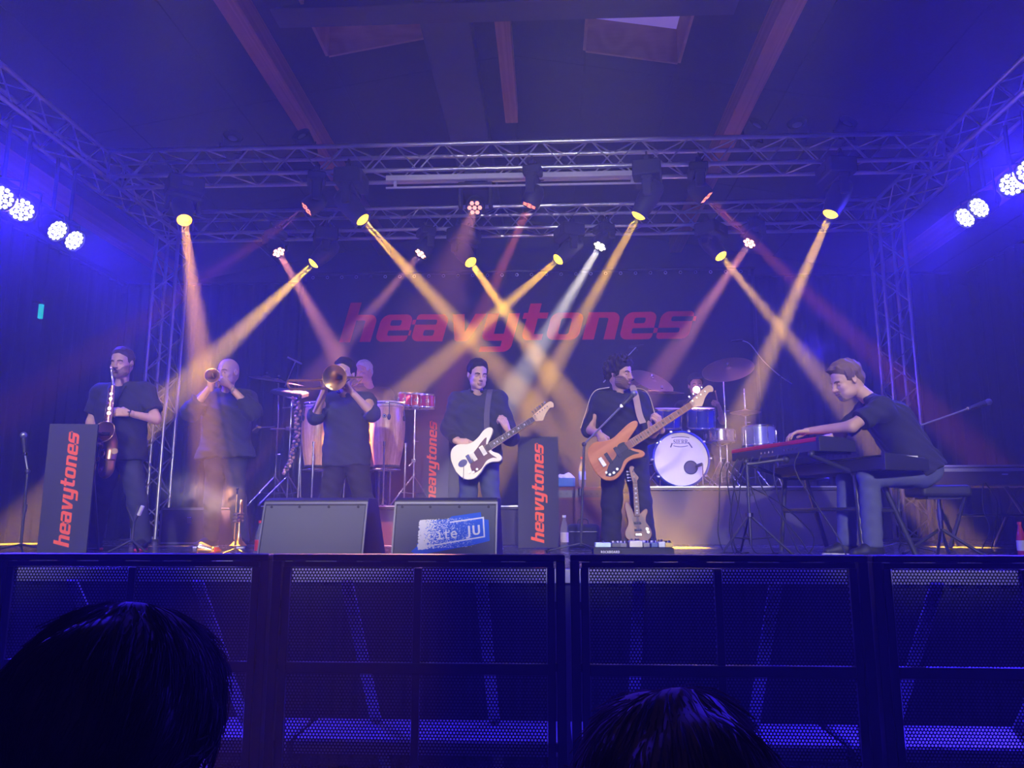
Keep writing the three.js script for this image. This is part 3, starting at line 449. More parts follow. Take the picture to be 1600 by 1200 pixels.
const trp = person({ label: 'bald man in dark hooded top playing a trumpet', pos: [-2.997, DECK, -7.1], J: { head: [-0.038, 1.631, 0.05], neck: [-0.054, 1.461, 0], shR: [-0.244, 1.4, 0], shL: [0.141, 1.4, 0], elR: [-0.3, 1.24, 0.2], wrR: [-0.095, 1.47, 0.27], elL: [0.27, 1.25, 0.18], wrL: [0.06, 1.48, 0.24], pel: [-0.032, 0.88, 0], hipR: [-0.113, 0.8, 0], hipL: [0.058, 0.8, 0], knR: [-0.111, 0.43, 0.03], knL: [0.118, 0.43, 0.03], anR: [-0.125, 0.085, 0], anL: [0.163, 0.085, 0] },
  look: [-16, 4], skin: skinA, hairMat: brown, hair: false, browMat: fairHair, lid: 0.62, shirt: { sleeve: 'mid', cuff: 0.45, mat: navyCloth, loose: 0.04, hem: 0.06, flare: 0.05, fold: 0.006 }, trousers: { mat: charcoal, loose: 0.02 },
  handR: { dir: [0.12, 0.62, 0.35], palm: [0.7, 0.0, 0.5], curl: [0.5, 0.55, 0.55, 0.5] }, handL: { dir: [-0.75, 0.5, 0.2], palm: [-0.3, -0.2, -0.8], curl: [0.6, 0.6, 0.6, 0.6] } });
const trb = person({ label: 'man in dark blue shirt playing a trombone', pos: [-1.816, DECK, -6.9], J: { head: [-0.053, 1.577, 0.02], neck: [-0.04, 1.4, 0], shR: [-0.225, 1.335, 0], shL: [0.165, 1.345, 0], elR: [-0.24, 1.165, 0.22], wrR: [-0.13, 1.385, 0.36], elL: [0.25, 1.19, 0.18], wrL: [0.09, 1.37, 0.27], pel: [-0.012, 0.86, 0], hipR: [-0.097, 0.78, 0], hipL: [0.078, 0.78, 0], knR: [-0.142, 0.42, 0.04], knL: [0.17, 0.42, 0.04], anR: [-0.174, 0.085, 0], anL: [0.23, 0.085, 0] },
  look: [-10, 2], skin: skinA, hairMat: darkHair, hair: { thick: 0.017, amp: 0.006, freq: 70 }, shirt: { sleeve: 'mid', cuff: 0.15, mat: cloth(0.03, 0.035, 0.07), loose: 0.026, hem: 0.13, collar: true, open: 0.004 }, trousers: { mat: charcoal, loose: 0.03 },
  handR: { dir: [0.1, 0.75, 0.5], palm: [0.5, -0.2, 0.6], curl: [0.6, 0.62, 0.65, 0.65] }, handL: { dir: [-0.55, 0.75, 0.25], palm: [-0.5, -0.3, 0.4], curl: [0.6, 0.62, 0.65, 0.65] } });
const gtr = person({ label: 'dark-haired man in open black overshirt playing a white electric guitar', pos: [-0.647, DECK, -7.0], J: { head: [0.001, 1.573, 0.05], neck: [-0.003, 1.415, 0], shR: [-0.185, 1.35, 0.02], shL: [0.187, 1.365, 0], elR: [-0.262, 1.09, -0.02], wrR: [-0.15, 0.945, 0.2], elL: [0.305, 1.0, 0.06], wrL: [0.285, 1.05, 0.27], pel: [0.002, 0.86, 0], hipR: [-0.079, 0.79, 0], hipL: [0.096, 0.79, 0], knR: [-0.073, 0.42, 0.03], knL: [0.134, 0.42, 0.02], anR: [-0.084, 0.085, 0], anL: [0.157, 0.085, 0] },
  look: [26, 14], skin: skinA, hairMat: darkHair, hair: { thick: 0.013 }, lid: 0.7, shirt: { sleeve: 'long', cuff: 0.85, mat: charcoal, loose: 0.034, hem: 0.1, fold: 0.005, open: 0.012, collar: true }, trousers: { mat: denim, loose: 0.02 },
  handR: { dir: [0.78, -0.2, 0.15], palm: [0.0, -0.35, -0.9], curl: [0.4, 0.42, 0.45, 0.5] }, handL: { dir: [-0.35, 0.75, 0.3], palm: [-0.5, -0.1, -0.8], side: -1, curl: [0.75, 0.78, 0.8, 0.8] } });
const bas = person({ label: 'curly-haired man in black jersey with pale sleeve stripe playing a wood-coloured bass guitar', pos: [0.626, DECK, -6.7], J: { head: [0.008, 1.514, 0.04], neck: [0.003, 1.355, 0], shR: [-0.178, 1.295, 0.04], shL: [0.19, 1.31, -0.05], elR: [-0.265, 1.035, 0.0], wrR: [-0.19, 0.965, 0.22], elL: [0.26, 0.98, 0.04], wrL: [0.315, 1.02, 0.25], pel: [0.027, 0.83, 0], hipR: [-0.064, 0.76, 0.02], hipL: [0.127, 0.76, -0.02], knR: [-0.09, 0.41, 0.05], knL: [0.161, 0.41, 0.03], anR: [-0.1, 0.085, 0.02], anL: [0.199, 0.085, 0] },
  look: [52, 6], skin: skinB, hairMat: darkHair, hair: { thick: 0.03, amp: 0.013, freq: 85, drop: 0.022, lift: 0.004 }, beard: 'full', beardMat: hairOf(0.17, 0.1, 0.075), shirt: { sleeve: 'mid', cuff: 0.12, mat: blackCloth, loose: 0.02, hem: 0.06, collar: true, stripe: M(rgb(0.75, 0.7, 0.45), 0.8) }, trousers: { mat: charcoal, loose: 0.03 },
  handR: { dir: [0.35, -0.8, 0.1], palm: [0.35, 0.1, -0.85], curl: [0.35, 0.38, 0.4, 0.45] }, handL: { dir: [-0.3, 0.75, 0.35], palm: [-0.5, -0.1, -0.8], side: -1, curl: [0.72, 0.75, 0.78, 0.8] } });
const key = person({ label: 'man in dark T-shirt and jeans leaning over the red keyboard', pos: [2.66, DECK, -5.8], J: { head: [-0.42, 1.287, 0], neck: [-0.27, 1.165, -0.01], shL: [-0.27, 1.075, 0.2], shR: [-0.23, 1.09, -0.2], elL: [-0.5, 0.92, 0.24], wrL: [-0.72, 0.915, 0.0], elR: [-0.4, 0.9, -0.3], wrR: [-0.62, 0.86, -0.24], chest: [-0.13, 0.99, 0], pel: [0.06, 0.63, 0], hipL: [-0.0, 0.6, 0.1], hipR: [-0.0, 0.6, -0.1], knL: [-0.36, 0.57, 0.13], knR: [-0.4, 0.57, -0.17], anL: [-0.37, 0.1, 0.12], anR: [-0.44, 0.1, -0.17] },
  look: [-80, 20], skin: skinA, hairMat: fairHair, hair: { thick: 0.019, amp: 0.005, freq: 80, fringe: true }, beard: 'goatee', beardMat: hairOf(0.3, 0.2, 0.15), bulk: 1.12, headScale: 1.12, lid: 0.6, footR: -85, footL: -75, shirt: { sleeve: 'short', mat: navyCloth, loose: 0.022, hem: 0.03, fold: 0.006 }, trousers: { mat: cloth(0.09, 0.1, 0.2), loose: 0.018 },
  handR: { dir: [-0.9, -0.1, 0.1], palm: [0, -1, 0], curl: [0.35, 0.35, 0.35, 0.35] }, handL: { dir: [-0.85, -0.05, -0.25], palm: [0, -1, 0], curl: [0.3, 0.3, 0.32, 0.35] } });
person({ label: 'grey-haired percussionist in dark T-shirt behind the congas', pos: [-2.069, DECK, -9.0], floor: 0.4, coarse: 1.25, J: { head: [-0.12, 1.985, 0.08], neck: [-0.067, 1.809, 0], shR: [-0.21, 1.743, 0.1], shL: [0.134, 1.75, -0.06], elR: [-0.26, 1.5, 0.15], wrR: [-0.14, 1.51, 0.36], elL: [0.22, 1.5, 0.08], wrL: [0.04, 1.535, 0.26], pel: [0.0, 1.23, 0], hipR: [-0.08, 1.16, 0.03], hipL: [0.083, 1.16, -0.03], knR: [-0.08, 0.82, 0.04], knL: [0.1, 0.82, 0], anR: [-0.08, 0.485, 0], anL: [0.12, 0.485, 0] },
  look: [-28, 10], skin: skinA, hairMat: greyHair, hair: { thick: 0.008 }, lid: 0.65, shirt: { sleeve: 'short', mat: charcoal, loose: 0.024, hem: 0.1 }, trousers: { mat: darkDenim },
  handR: { dir: [0.2, -0.2, 0.9], palm: [0, -1, 0], curl: [0.1, 0.1, 0.1, 0.1] }, handL: { dir: [-0.5, -0.15, 0.8], palm: [0, -1, 0], curl: [0.1, 0.1, 0.1, 0.1] } });
person({ label: 'drummer in dark cap seated behind the blue drum kit', pos: [1.853, DECK, -9.75], floor: 0.6, coarse: 1.25, J: { head: [0.02, 1.92, 0.04], neck: [0.03, 1.738, 0], shR: [-0.168, 1.674, 0], shL: [0.23, 1.68, 0], elR: [-0.296, 1.444, 0.15], wrR: [-0.22, 1.56, 0.34], elL: [0.32, 1.46, 0.12], wrL: [0.24, 1.6, 0.32], pel: [0.019, 1.16, 0], hipR: [-0.085, 1.12, 0.04], hipL: [0.105, 1.12, 0.04], knR: [-0.247, 1.07, 0.42], knL: [0.2, 1.07, 0.42], anR: [-0.267, 0.685, 0.46], anL: [0.2, 0.685, 0.46] },
  look: [0, 6], skin: skinA, hairMat: darkHair, hair: { thick: 0.012 }, shirt: { sleeve: 'short', mat: navyCloth }, trousers: { mat: darkDenim },
  handR: { dir: [0.2, 0.5, 0.7], palm: [0.6, -0.3, 0], curl: [0.8, 0.8, 0.8, 0.8] }, handL: { dir: [-0.3, 0.6, 0.5], palm: [-0.6, -0.3, 0], curl: [0.8, 0.8, 0.8, 0.8] } });
// ---------------------------------------------------------------- instruments held by the players
function taper(pts, radii, seg = 48, rs = 12) {
  const c = new THREE.CatmullRomCurve3(pts.map(A3), false, 'centripetal'), fr = c.computeFrenetFrames(seg), pos = [], idx = [];
  const R = (t) => { const f = t * (radii.length - 1), i = Math.min(radii.length - 2, Math.floor(f)); return radii[i] + (radii[i + 1] - radii[i]) * (f - i); };
  for (let i = 0; i <= seg; i++) { const p = c.getPoint(i / seg), r = R(i / seg); for (let k = 0; k <= rs; k++) { const a = k / rs * Math.PI * 2, v = fr.normals[i].clone().multiplyScalar(Math.cos(a) * r).addScaledVector(fr.binormals[i], Math.sin(a) * r).add(p); pos.push(v.x, v.y, v.z); if (i && k) { const q = (i - 1) * (rs + 1) + k - 1; idx.push(q, q + 1, q + rs + 1, q + 1, q + rs + 2, q + rs + 1); } } }
  const g = new THREE.BufferGeometry(); g.setAttribute('position', new THREE.Float32BufferAttribute(pos, 3)); g.setIndex(idx); g.computeVertexNormals(); return g;
}
const aim = (g, from, to) => { const d = to.clone().sub(from).normalize(), q = new THREE.Quaternion().setFromUnitVectors(V(0, 0, 1), d); return g.applyQuaternion(q).translate(from.x, from.y, from.z); };
const stringM = M(rgb(0.2, 0.2, 0.2), 0.7, 0.6), fretWire = M(rgb(0.45, 0.43, 0.4), 0.6, 0.7), lacquer = M(rgb(0.85, 0.56, 0.25), 0.3, 1), redBrass = M(rgb(0.62, 0.33, 0.19), 0.36, 0.9), nickel = M(rgb(0.7, 0.66, 0.62), 0.18, 1);
{ // tenor saxophone
  const t = thing('tenor_saxophone', 'lacquered tenor saxophone played by the man in black T-shirt', 'saxophone', [-3.72, 1.7, -6.34]), b = V(-3.72, 1.7, -6.34), L = (x, y, z) => V(x, y, z).sub(b);
  const m = L(-3.79, 2.635, -6.452), top = L(-3.722, 2.47, -6.33), bot = L(-3.762, 1.83, -6.36);
  part(t, 'mouthpiece', taper([m, m.clone().lerp(L(-3.775, 2.63, -6.39), 1)], [0.007, 0.013], 6), mt.black, 'black mouthpiece');
  part(t, 'neck', taper([L(-3.775, 2.63, -6.39), L(-3.755, 2.618, -6.335), L(-3.735, 2.57, -6.318), top], [0.009, 0.011, 0.0125, 0.014]), nickel);
  part(t, 'body_tube', taper([top, top.clone().lerp(bot, 0.5), bot], [0.017, 0.027, 0.036]), redBrass);
  part(t, 'bow', taper([bot, L(-3.758, 1.755, -6.35), L(-3.715, 1.715, -6.315), L(-3.668, 1.755, -6.285), L(-3.66, 1.83, -6.275)], [0.036, 0.039, 0.041, 0.043, 0.046]), redBrass);
  const bellEnd = L(-3.672, 2.052, -6.165);
  part(t, 'bell', taper([L(-3.66, 1.83, -6.275), L(-3.662, 1.92, -6.285), L(-3.666, 1.995, -6.262), L(-3.67, 2.035, -6.22), bellEnd], [0.046, 0.05, 0.055, 0.06, 0.068, 0.094], 40, 20), redBrass);
  part(t, 'bell_rim', torus(0.094, 0.004, 0, 0, 0, 28, 6).applyQuaternion(new THREE.Quaternion().setFromUnitVectors(V(0, 0, 1), V(-0.02, 0.3, 0.95).normalize())).translate(bellEnd.x, bellEnd.y, bellEnd.z), lacquer);
  part(t, 'ring_brace', [rod(L(-3.745, 2.0, -6.345), L(-3.69, 1.99, -6.27), 0.004), torus(0.018, 0.004, ...L(-3.715, 1.995, -6.3).toArray(), 16, 5)], lacquer);
  const cup = (p, r, nrm) => new THREE.CylinderGeometry(r, r * 1.05, 0.008, 14).applyQuaternion(new THREE.Quaternion().setFromUnitVectors(UPV, nrm)).translate(p.x, p.y, p.z);
  for (let i = 0; i < 15; i++) { const f = 0.06 + i * 0.064, p = top.clone().lerp(bot, f), s = i % 3 ? 1 : -1, r = 0.011 + 0.009 * f, n = V(0.35 * s, 0.05, 0.9).normalize(); part(t, 'key_cup', cup(p.clone().addScaledVector(n, 0.026 + 0.018 * f), r, n), i % 4 === 1 ? nickel : lacquer); }
  for (const sx of [-0.022, 0.03]) part(t, 'key_rod', [rod(top.clone().add(V(sx, -0.05, 0.02)), bot.clone().add(V(sx * 1.4, 0.03, 0.034)), 0.0025, 0.0025, 6), ...[0.2, 0.5, 0.8].map((f) => ball(0.006, ...top.clone().add(V(sx, -0.05, 0.02)).lerp(bot.clone().add(V(sx * 1.4, 0.03, 0.034)), f).toArray(), 8))], lacquer);
  for (const [x, y, z, r] of [[-3.61, 1.9, -6.25, 0.024], [-3.705, 1.88, -6.24, 0.024], [-3.75, 1.74, -6.3, 0.022], [-3.78, 1.84, -6.31, 0.018]]) part(t, 'key_cup', cup(L(x, y, z), r, V(x < -3.68 ? -0.4 : 0.5, 0, 0.85).normalize()), lacquer);
  solo('neck_strap', 'thin black neck strap of the saxophonist', 'strap', [strap([[-3.86, 2.52, -6.66], [-3.87, 2.5, -6.53], [-3.81, 2.36, -6.42], [-3.745, 2.22, -6.385]], 0.02, 0.003, [1, 0.3, 0]), strap([[-3.745, 2.52, -6.66], [-3.73, 2.5, -6.53], [-3.735, 2.36, -6.43], [-3.745, 2.22, -6.385]], 0.02, 0.003, [1, -0.3, 0])], mt.blackMatte);
  solo('wrist_watch', 'silver watch on the saxophonist forearm', 'watch', [rotZ(torus(0.031, 0.006, 0, 0, 0, 18, 6), 0).rotateY(Math.PI / 2).rotateZ(-0.2).translate(-3.585, DECK + 1.162, -6.41), rotX(cyl(0.016, 0.009, 0, 0, 0.032, 16), 0).translate(-3.585, DECK + 1.17, -6.41)], nickel);
}
function valvedHorn(name, label, a, b, bellR, s = 1) { // a mouthpiece end, b bell centre; local +z forward
  a = A3(a); b = A3(b); const L = a.distanceTo(b) / s, t = thing(name, label, 'trumpet', a.toArray()); t.quaternion.setFromUnitVectors(V(0, 0, 1), b.clone().sub(a).normalize()); t.scale.setScalar(s);
  part(t, 'mouthpiece', rotX(lathe([[0.012, 0], [0.0135, 0.004], [0.011, 0.012], [0.006, 0.025], [0.0045, 0.06]], 14), Math.PI / 2), nickel);
  part(t, 'lead_pipe', rod([0, 0, 0.05], [0, 0, L * 0.84], 0.006), mt.brass);
  const prof = [[0.006, 0], [0.0075, 0.12], [0.011, 0.2], [0.018, 0.25], [0.03, 0.285], [0.045, 0.305], [bellR, 0.318], [bellR + 0.002, 0.318], [bellR * 0.8, 0.303], [0.032, 0.283]];
  part(t, 'bell', rotX(lathe(prof.map(([r, y]) => [r, y + L - 0.318]), 28), Math.PI / 2).translate(0.012, -0.055, 0), mt.brass);
  part(t, 'bell_rim', torus(bellR, 0.003, 0.012, -0.055, L, 28, 6), mt.brass);
  part(t, 'tuning_slide', tube([[0, 0, L * 0.84], [0, -0.004, L * 0.89], [0.004, -0.028, L * 0.91], [0.01, -0.052, L * 0.89], [0.012, -0.055, L * 0.7]], 0.006, 20), mt.brass);
  part(t, 'bell_bow', tube([[0.012, -0.055, L * 0.36], [0.012, -0.053, L * 0.26], [0.008, -0.08, L * 0.22], [0.004, -0.105, L * 0.27], [0.004, -0.105, L * 0.55]], 0.0065, 20), mt.brass);
  for (let k = 0; k < 3; k++) { const z = L * 0.46 + k * 0.026; const v = part(t, 'valve', [cyl(0.0115, 0.12, 0.006, -0.055, z, 14), cyl(0.013, 0.012, 0.006, 0.008, z, 14), cyl(0.013, 0.012, 0.006, -0.116, z, 14)], nickel); part(v, 'valve_button', [cyl(0.003, 0.03, 0.006, 0.03, z, 6), cyl(0.008, 0.004, 0.006, 0.046, z, 12)], nickel); }
  return t;
}
const trumpetA = valvedHorn('trumpet', 'brass trumpet raised by the bald man', [-3.062, 2.636, -6.958], [-2.95, 2.635, -6.5], 0.062);
solo('wrist_bracelet', 'beaded bracelets on the trumpeter wrist', 'bracelet', [0, 0.018].map((o) => torus(0.032, 0.006, 0, 0, 0, 18, 6).rotateY(-0.9).rotateX(-0.5).translate(-2.92 + o, DECK + 1.455 - o * 0.8, -6.87)), M(rgb(0.35, 0.3, 0.28), 0.4, 0.6));
{ // trombone
  const a = V(-1.888, 2.578, -6.772), d = V(-0.13, -0.16, 0.9).normalize(), t = thing('trombone', 'brass trombone pointed at the audience', 'trombone', a.toArray()); t.quaternion.setFromUnitVectors(V(0, 0, 1), d);
  part(t, 'mouthpiece', rotX(lathe([[0.017, 0], [0.019, 0.005], [0.014, 0.02], [0.007, 0.035], [0.006, 0.08]], 14), Math.PI / 2), nickel);
  part(t, 'inner_slide', [rod([0, 0, 0.06], [0, 0, 0.7], 0.007), rod([0.02, -0.07, 0.1], [0.02, -0.07, 0.7], 0.007)], nickel);
  part(t, 'outer_slide', [rod([0, 0, 0.3], [0, 0, 0.95], 0.0095), rod([0.02, -0.07, 0.3], [0.02, -0.07, 0.95], 0.0095), tube([[0, 0, 0.95], [0.003, -0.01, 0.985], [0.01, -0.035, 1.0], [0.017, -0.06, 0.985], [0.02, -0.07, 0.95]], 0.0095, 16)], mt.brass);
  part(t, 'slide_brace', [rod([0, 0, 0.32], [0.02, -0.07, 0.32], 0.005), rod([0, 0, 0.12], [0.02, -0.07, 0.12], 0.006)], nickel);
  part(t, 'bell_section', tube([[0.02, -0.07, 0.1], [0.03, -0.07, -0.05], [0.05, -0.05, -0.22], [0.09, -0.01, -0.29], [0.135, 0.02, -0.22], [0.145, 0.02, -0.1]], 0.009, 40, 8), mt.brass);
  part(t, 'bell', rotX(lathe([[0.009, -0.1], [0.011, 0.05], [0.015, 0.2], [0.023, 0.29], [0.038, 0.345], [0.065, 0.39], [0.108, 0.42], [0.11, 0.421], [0.07, 0.389], [0.04, 0.345]], 32), Math.PI / 2).translate(0.145, 0.02, 0), mt.brass);
  part(t, 'bell_rim', torus(0.109, 0.0035, 0.145, 0.02, 0.421, 32, 6), mt.brass); part(t, 'bell_brace', rod([0.02, -0.07, 0.05], [0.145, 0.02, 0.05], 0.005), nickel);
}
// electric guitars
function guitar(o) {
  const t = thing(o.name, o.label, 'guitar', o.tail); const X = V(...o.dir).normalize(), N = V(...o.face), Zd = N.addScaledVector(X, -N.dot(X)).normalize(), Yd = Zd.clone().cross(X);
  t.quaternion.setFromRotationMatrix(new THREE.Matrix4().makeBasis(X, Yd, Zd)); const k = o.k ?? 1, sc = (p) => p.map(([x, y]) => [x * k, y * k]);
  const outline = sc(o.outline ?? [[0, -0.03], [0.03, -0.12], [0.1, -0.162], [0.18, -0.15], [0.25, -0.118], [0.31, -0.12], [0.37, -0.15], [0.405, -0.142], [0.4, -0.1], [0.365, -0.055], [0.355, 0], [0.365, 0.04], [0.42, 0.075], [0.462, 0.112], [0.455, 0.145], [0.4, 0.15], [0.33, 0.125], [0.26, 0.112], [0.2, 0.127], [0.13, 0.165], [0.06, 0.152], [0.015, 0.08]]);
  const body = part(t, 'body', T(slab(shapeOf(outline, true), 0.034, 0.006), 0, 0, -0.02), o.bodyMat);
  part(body, 'pickguard', T(slab(shapeOf(sc(o.guard), true), 0.003), 0, 0, 0.0205), o.guardMat);
  for (const [x, w, h] of o.pickups) part(t, 'pickup', box(w * k, h * k, 0.012, x * k, 0, 0.026, 0.003), o.pickMat);
  part(t, 'bridge', [box(0.035 * k, 0.085 * k, 0.012, o.bridge * k, 0, 0.026, 0.003), ...[-2, -1, 0, 1, 2].map((i) => box(0.025 * k, 0.009, 0.016, o.bridge * k, i * 0.014 * k, 0.03))], mt.chrome);
  if (o.tremolo) part(t, 'tremolo_plate', [rotX(cyl(0.034, 0.004, 0, 0, 0, 20), Math.PI / 2).scale(1.25, 0.9, 1).translate(0.085, 0, 0.023), rod([0.085, -0.02, 0.03], [0.02, -0.13, 0.045], 0.003)], mt.chrome);
  for (const [x, y] of o.knobs) part(t, 'control_knob', rotX(cyl(0.0105, 0.014, 0, 0, 0, 14), Math.PI / 2).translate(x * k, y * k, 0.03), o.knobMat ?? mt.chrome);
  const n0 = 0.33 * k, n1 = o.nut * k, w0 = o.w0 ?? 0.028, w1 = o.w1 ?? 0.021;
  const neck = part(t, 'neck', T(slab(shapeOf([[n0, -w0], [n1, -w1], [n1, w1], [n0, w0]]), 0.018, 0.003), 0, 0, 0.006), o.neckMat);
  part(neck, 'fretboard', T(slab(shapeOf([[n0, -w0], [n1, -w1], [n1, w1], [n0, w0]]), 0.005), 0, 0, 0.0265), o.fretMat);
  const sl = n1 - o.bridge * k; for (let i = 1; i <= 19; i++) { const x = n1 - sl * (1 - Math.pow(2, -i / 12)); if (x < n0 + 0.004) break; const w = w1 + (w0 - w1) * (n1 - x) / (n1 - n0); part(neck, 'fret', box(0.0025, w * 2, 0.002, x, 0, 0.0325), fretWire); if ([3, 5, 7, 9, 12, 15, 17].includes(i)) part(neck, 'inlay', box(0.012, 0.016, 0.001, x + 0.012, 0, 0.032), o.inlayMat ?? mt.white); }
  const hs = [[n1, -w1], [n1 + 0.03, -0.035], [n1 + 0.06, -0.05], [n1 + 0.08, -0.04], [n1 + 0.12, -0.01], [n1 + 0.17, 0.01], [n1 + 0.2, 0.0], [n1 + 0.215, 0.03], [n1 + 0.19, 0.058], [n1 + 0.1, 0.045], [n1 + 0.02, 0.03], [n1, w1]].map(([x, y]) => [n1 + (x - n1) * (o.hk ?? 1), y * (o.hk ?? 1)]);
  part(t, 'headstock', T(slab(shapeOf(hs, true), 0.012, 0.002), 0, 0, 0.004), o.headMat ?? o.neckMat);
  const nt = o.strings; for (let i = 0; i < nt; i++) { const x = n1 + (0.025 + i * 0.16 / nt) * (o.hk ?? 1), y = (0.04 + 0.012 * i / nt) * (o.hk ?? 1); part(t, 'tuner', [rotX(cyl(0.005, 0.02, 0, 0, 0, 8), Math.PI / 2).translate(x, y - 0.02, 0.022), rod([x, y, 0.008], [x, y + 0.022, 0.008], 0.004), box(0.014, 0.014, 0.007, x, y + 0.026, 0.008, 0.002)], mt.chrome); const yo = (i - (nt - 1) / 2) * 0.0095 * k; part(t, 'string', rod([o.bridge * k, yo * 1.2, 0.04], [n1 + 0.03, yo * 0.75, 0.034], 0.0008, 0.0008, 4), stringM); }
  return t;
}
guitar({ name: 'electric_guitar', label: 'cream offset electric guitar with dark red pickguard held by the guitarist', tail: [-0.815, 1.775, -6.72], dir: [0.85, 0.52, 0.06], face: [0.05, 0.12, 1], k: 0.98, strings: 6, nut: 0.83, bridge: 0.155, tremolo: true, bodyMat: M(rgb(0.82, 0.76, 0.6), 0.25, 0, { clearcoat: 0.6 }), guardMat: M(rgb(0.09, 0.018, 0.016), 0.3, 0, { clearcoat: 0.5 }), guard: [[0.12, -0.13], [0.2, -0.13], [0.28, -0.095], [0.34, -0.1], [0.37, -0.12], [0.34, -0.05], [0.35, 0.03], [0.385, 0.085], [0.33, 0.075], [0.27, 0.05], [0.2, 0.02], [0.17, -0.02], [0.13, -0.06]], pickups: [[0.2, 0.038, 0.085], [0.3, 0.04, 0.09]], pickMat: M(rgb(0.85, 0.82, 0.7), 0.35), knobs: [[0.17, -0.115], [0.13, -0.12], [0.1, -0.1]], knobMat: M(rgb(0.85, 0.83, 0.75), 0.3), neckMat: M(rgb(0.72, 0.5, 0.27), 0.4), fretMat: M(rgb(0.06, 0.03, 0.02), 0.5) });
solo('guitar_strap', 'striped grey strap over the guitarist shoulder', 'strap', [strap([[-0.535, 2.5, -7.07], [-0.53, 2.515, -6.98], [-0.53, 2.46, -6.87], [-0.545, 2.28, -6.8], [-0.54, 2.12, -6.72]], 0.05, 0.004, [1, 0.05, 0.1])], M(0xffffff, 0.8, 0, { map: tex(64, (x, y) => (y >> 3) % 3 ? [120, 112, 116] : [40, 36, 50]) }));
const ash = M(0xffffff, 0.75, 0, { phys: true, specularIntensity: 0.25, map: woodTex([214, 150, 92], [186, 120, 66], 51, 5) });
const bassOutline = [[0, -0.03], [0.025, -0.12], [0.09, -0.168], [0.17, -0.155], [0.25, -0.11], [0.32, -0.11], [0.385, -0.135], [0.415, -0.125], [0.4, -0.085], [0.36, -0.045], [0.35, 0.01], [0.36, 0.04], [0.43, 0.07], [0.5, 0.105], [0.505, 0.135], [0.45, 0.145], [0.35, 0.128], [0.27, 0.115], [0.2, 0.13], [0.13, 0.165], [0.06, 0.152], [0.015, 0.08]];
guitar({ name: 'bass_guitar', label: 'natural wood bass guitar with black pickguard held by the curly-haired man', tail: [0.37, 1.755, -6.4], dir: [0.84, 0.53, 0.06], face: [0.0, 0.12, 1], k: 1.0, strings: 4, nut: 0.96, bridge: 0.09, hk: 1.05, w0: 0.031, w1: 0.022, outline: bassOutline, bodyMat: ash, guardMat: M(rgb(0.012, 0.012, 0.014), 0.6), guard: [[0.05, -0.11], [0.1, -0.145], [0.18, -0.13], [0.25, -0.085], [0.33, -0.085], [0.385, -0.1], [0.34, -0.04], [0.34, 0.03], [0.3, 0.05], [0.26, 0.04], [0.21, -0.02], [0.12, -0.05]], pickups: [[0.15, 0.03, 0.095], [0.24, 0.03, 0.095]], pickMat: mt.black, knobs: [[0.16, -0.115], [0.12, -0.125], [0.085, -0.12], [0.07, -0.09]], neckMat: M(rgb(0.55, 0.32, 0.16), 0.4), fretMat: M(rgb(0.36, 0.18, 0.09), 0.9, 0, { phys: true, specularIntensity: 0.2 }), inlayMat: mt.black });
solo('guitar_strap', 'pale leather strap over the bassist shoulder', 'strap', [strap([[0.71, 2.49, -6.78], [0.73, 2.49, -6.66], [0.75, 2.4, -6.58], [0.77, 2.2, -6.46], [0.79, 2.13, -6.42]], 0.055, 0.004, [1, 0.05, 0.1])], M(rgb(0.4, 0.28, 0.24), 0.7));
// ---------------------------------------------------------------- percussion
const C3 = (r, c = 0.5) => M(r, 0.3, 0, { clearcoat: c });
function tripod(t, x, z, h, spread = 0.26, m = mt.chrome, top = 0.34) { // collapsible stand legs round (x, z), standing on y = 0
  for (let k = 0; k < 3; k++) { const a = k * 2.094 + 0.5; part(t, 'leg', [rod([x, top, z], [x + Math.cos(a) * spread, 0.012, z + Math.sin(a) * spread], 0.009), ball(0.014, x + Math.cos(a) * spread, 0.014, z + Math.sin(a) * spread, 8)], m); part(t, 'brace', rod([x, top * 0.4, z], [x + Math.cos(a) * spread * 0.55, top * 0.45, z + Math.sin(a) * spread * 0.55], 0.006), m); }
  part(t, 'tube', rod([x, 0.08, z], [x, h, z], 0.011), m); part(t, 'clamp', [cyl(0.018, 0.04, x, top, z, 10), cyl(0.017, 0.035, x, h * 0.66, z, 10), rod([x, h * 0.66, z], [x + 0.05, h * 0.66, z + 0.01], 0.006)], m);
}
const staveTones = [0, 1, 2].map((k) => M(0xffffff, 0.35, 0, { map: woodTex([[226, 180, 122], [214, 166, 110], [232, 190, 134]][k], [[196, 140, 84], [184, 128, 76], [204, 150, 94]][k], 80 + k * 3, 3), clearcoat: 0.5 }));
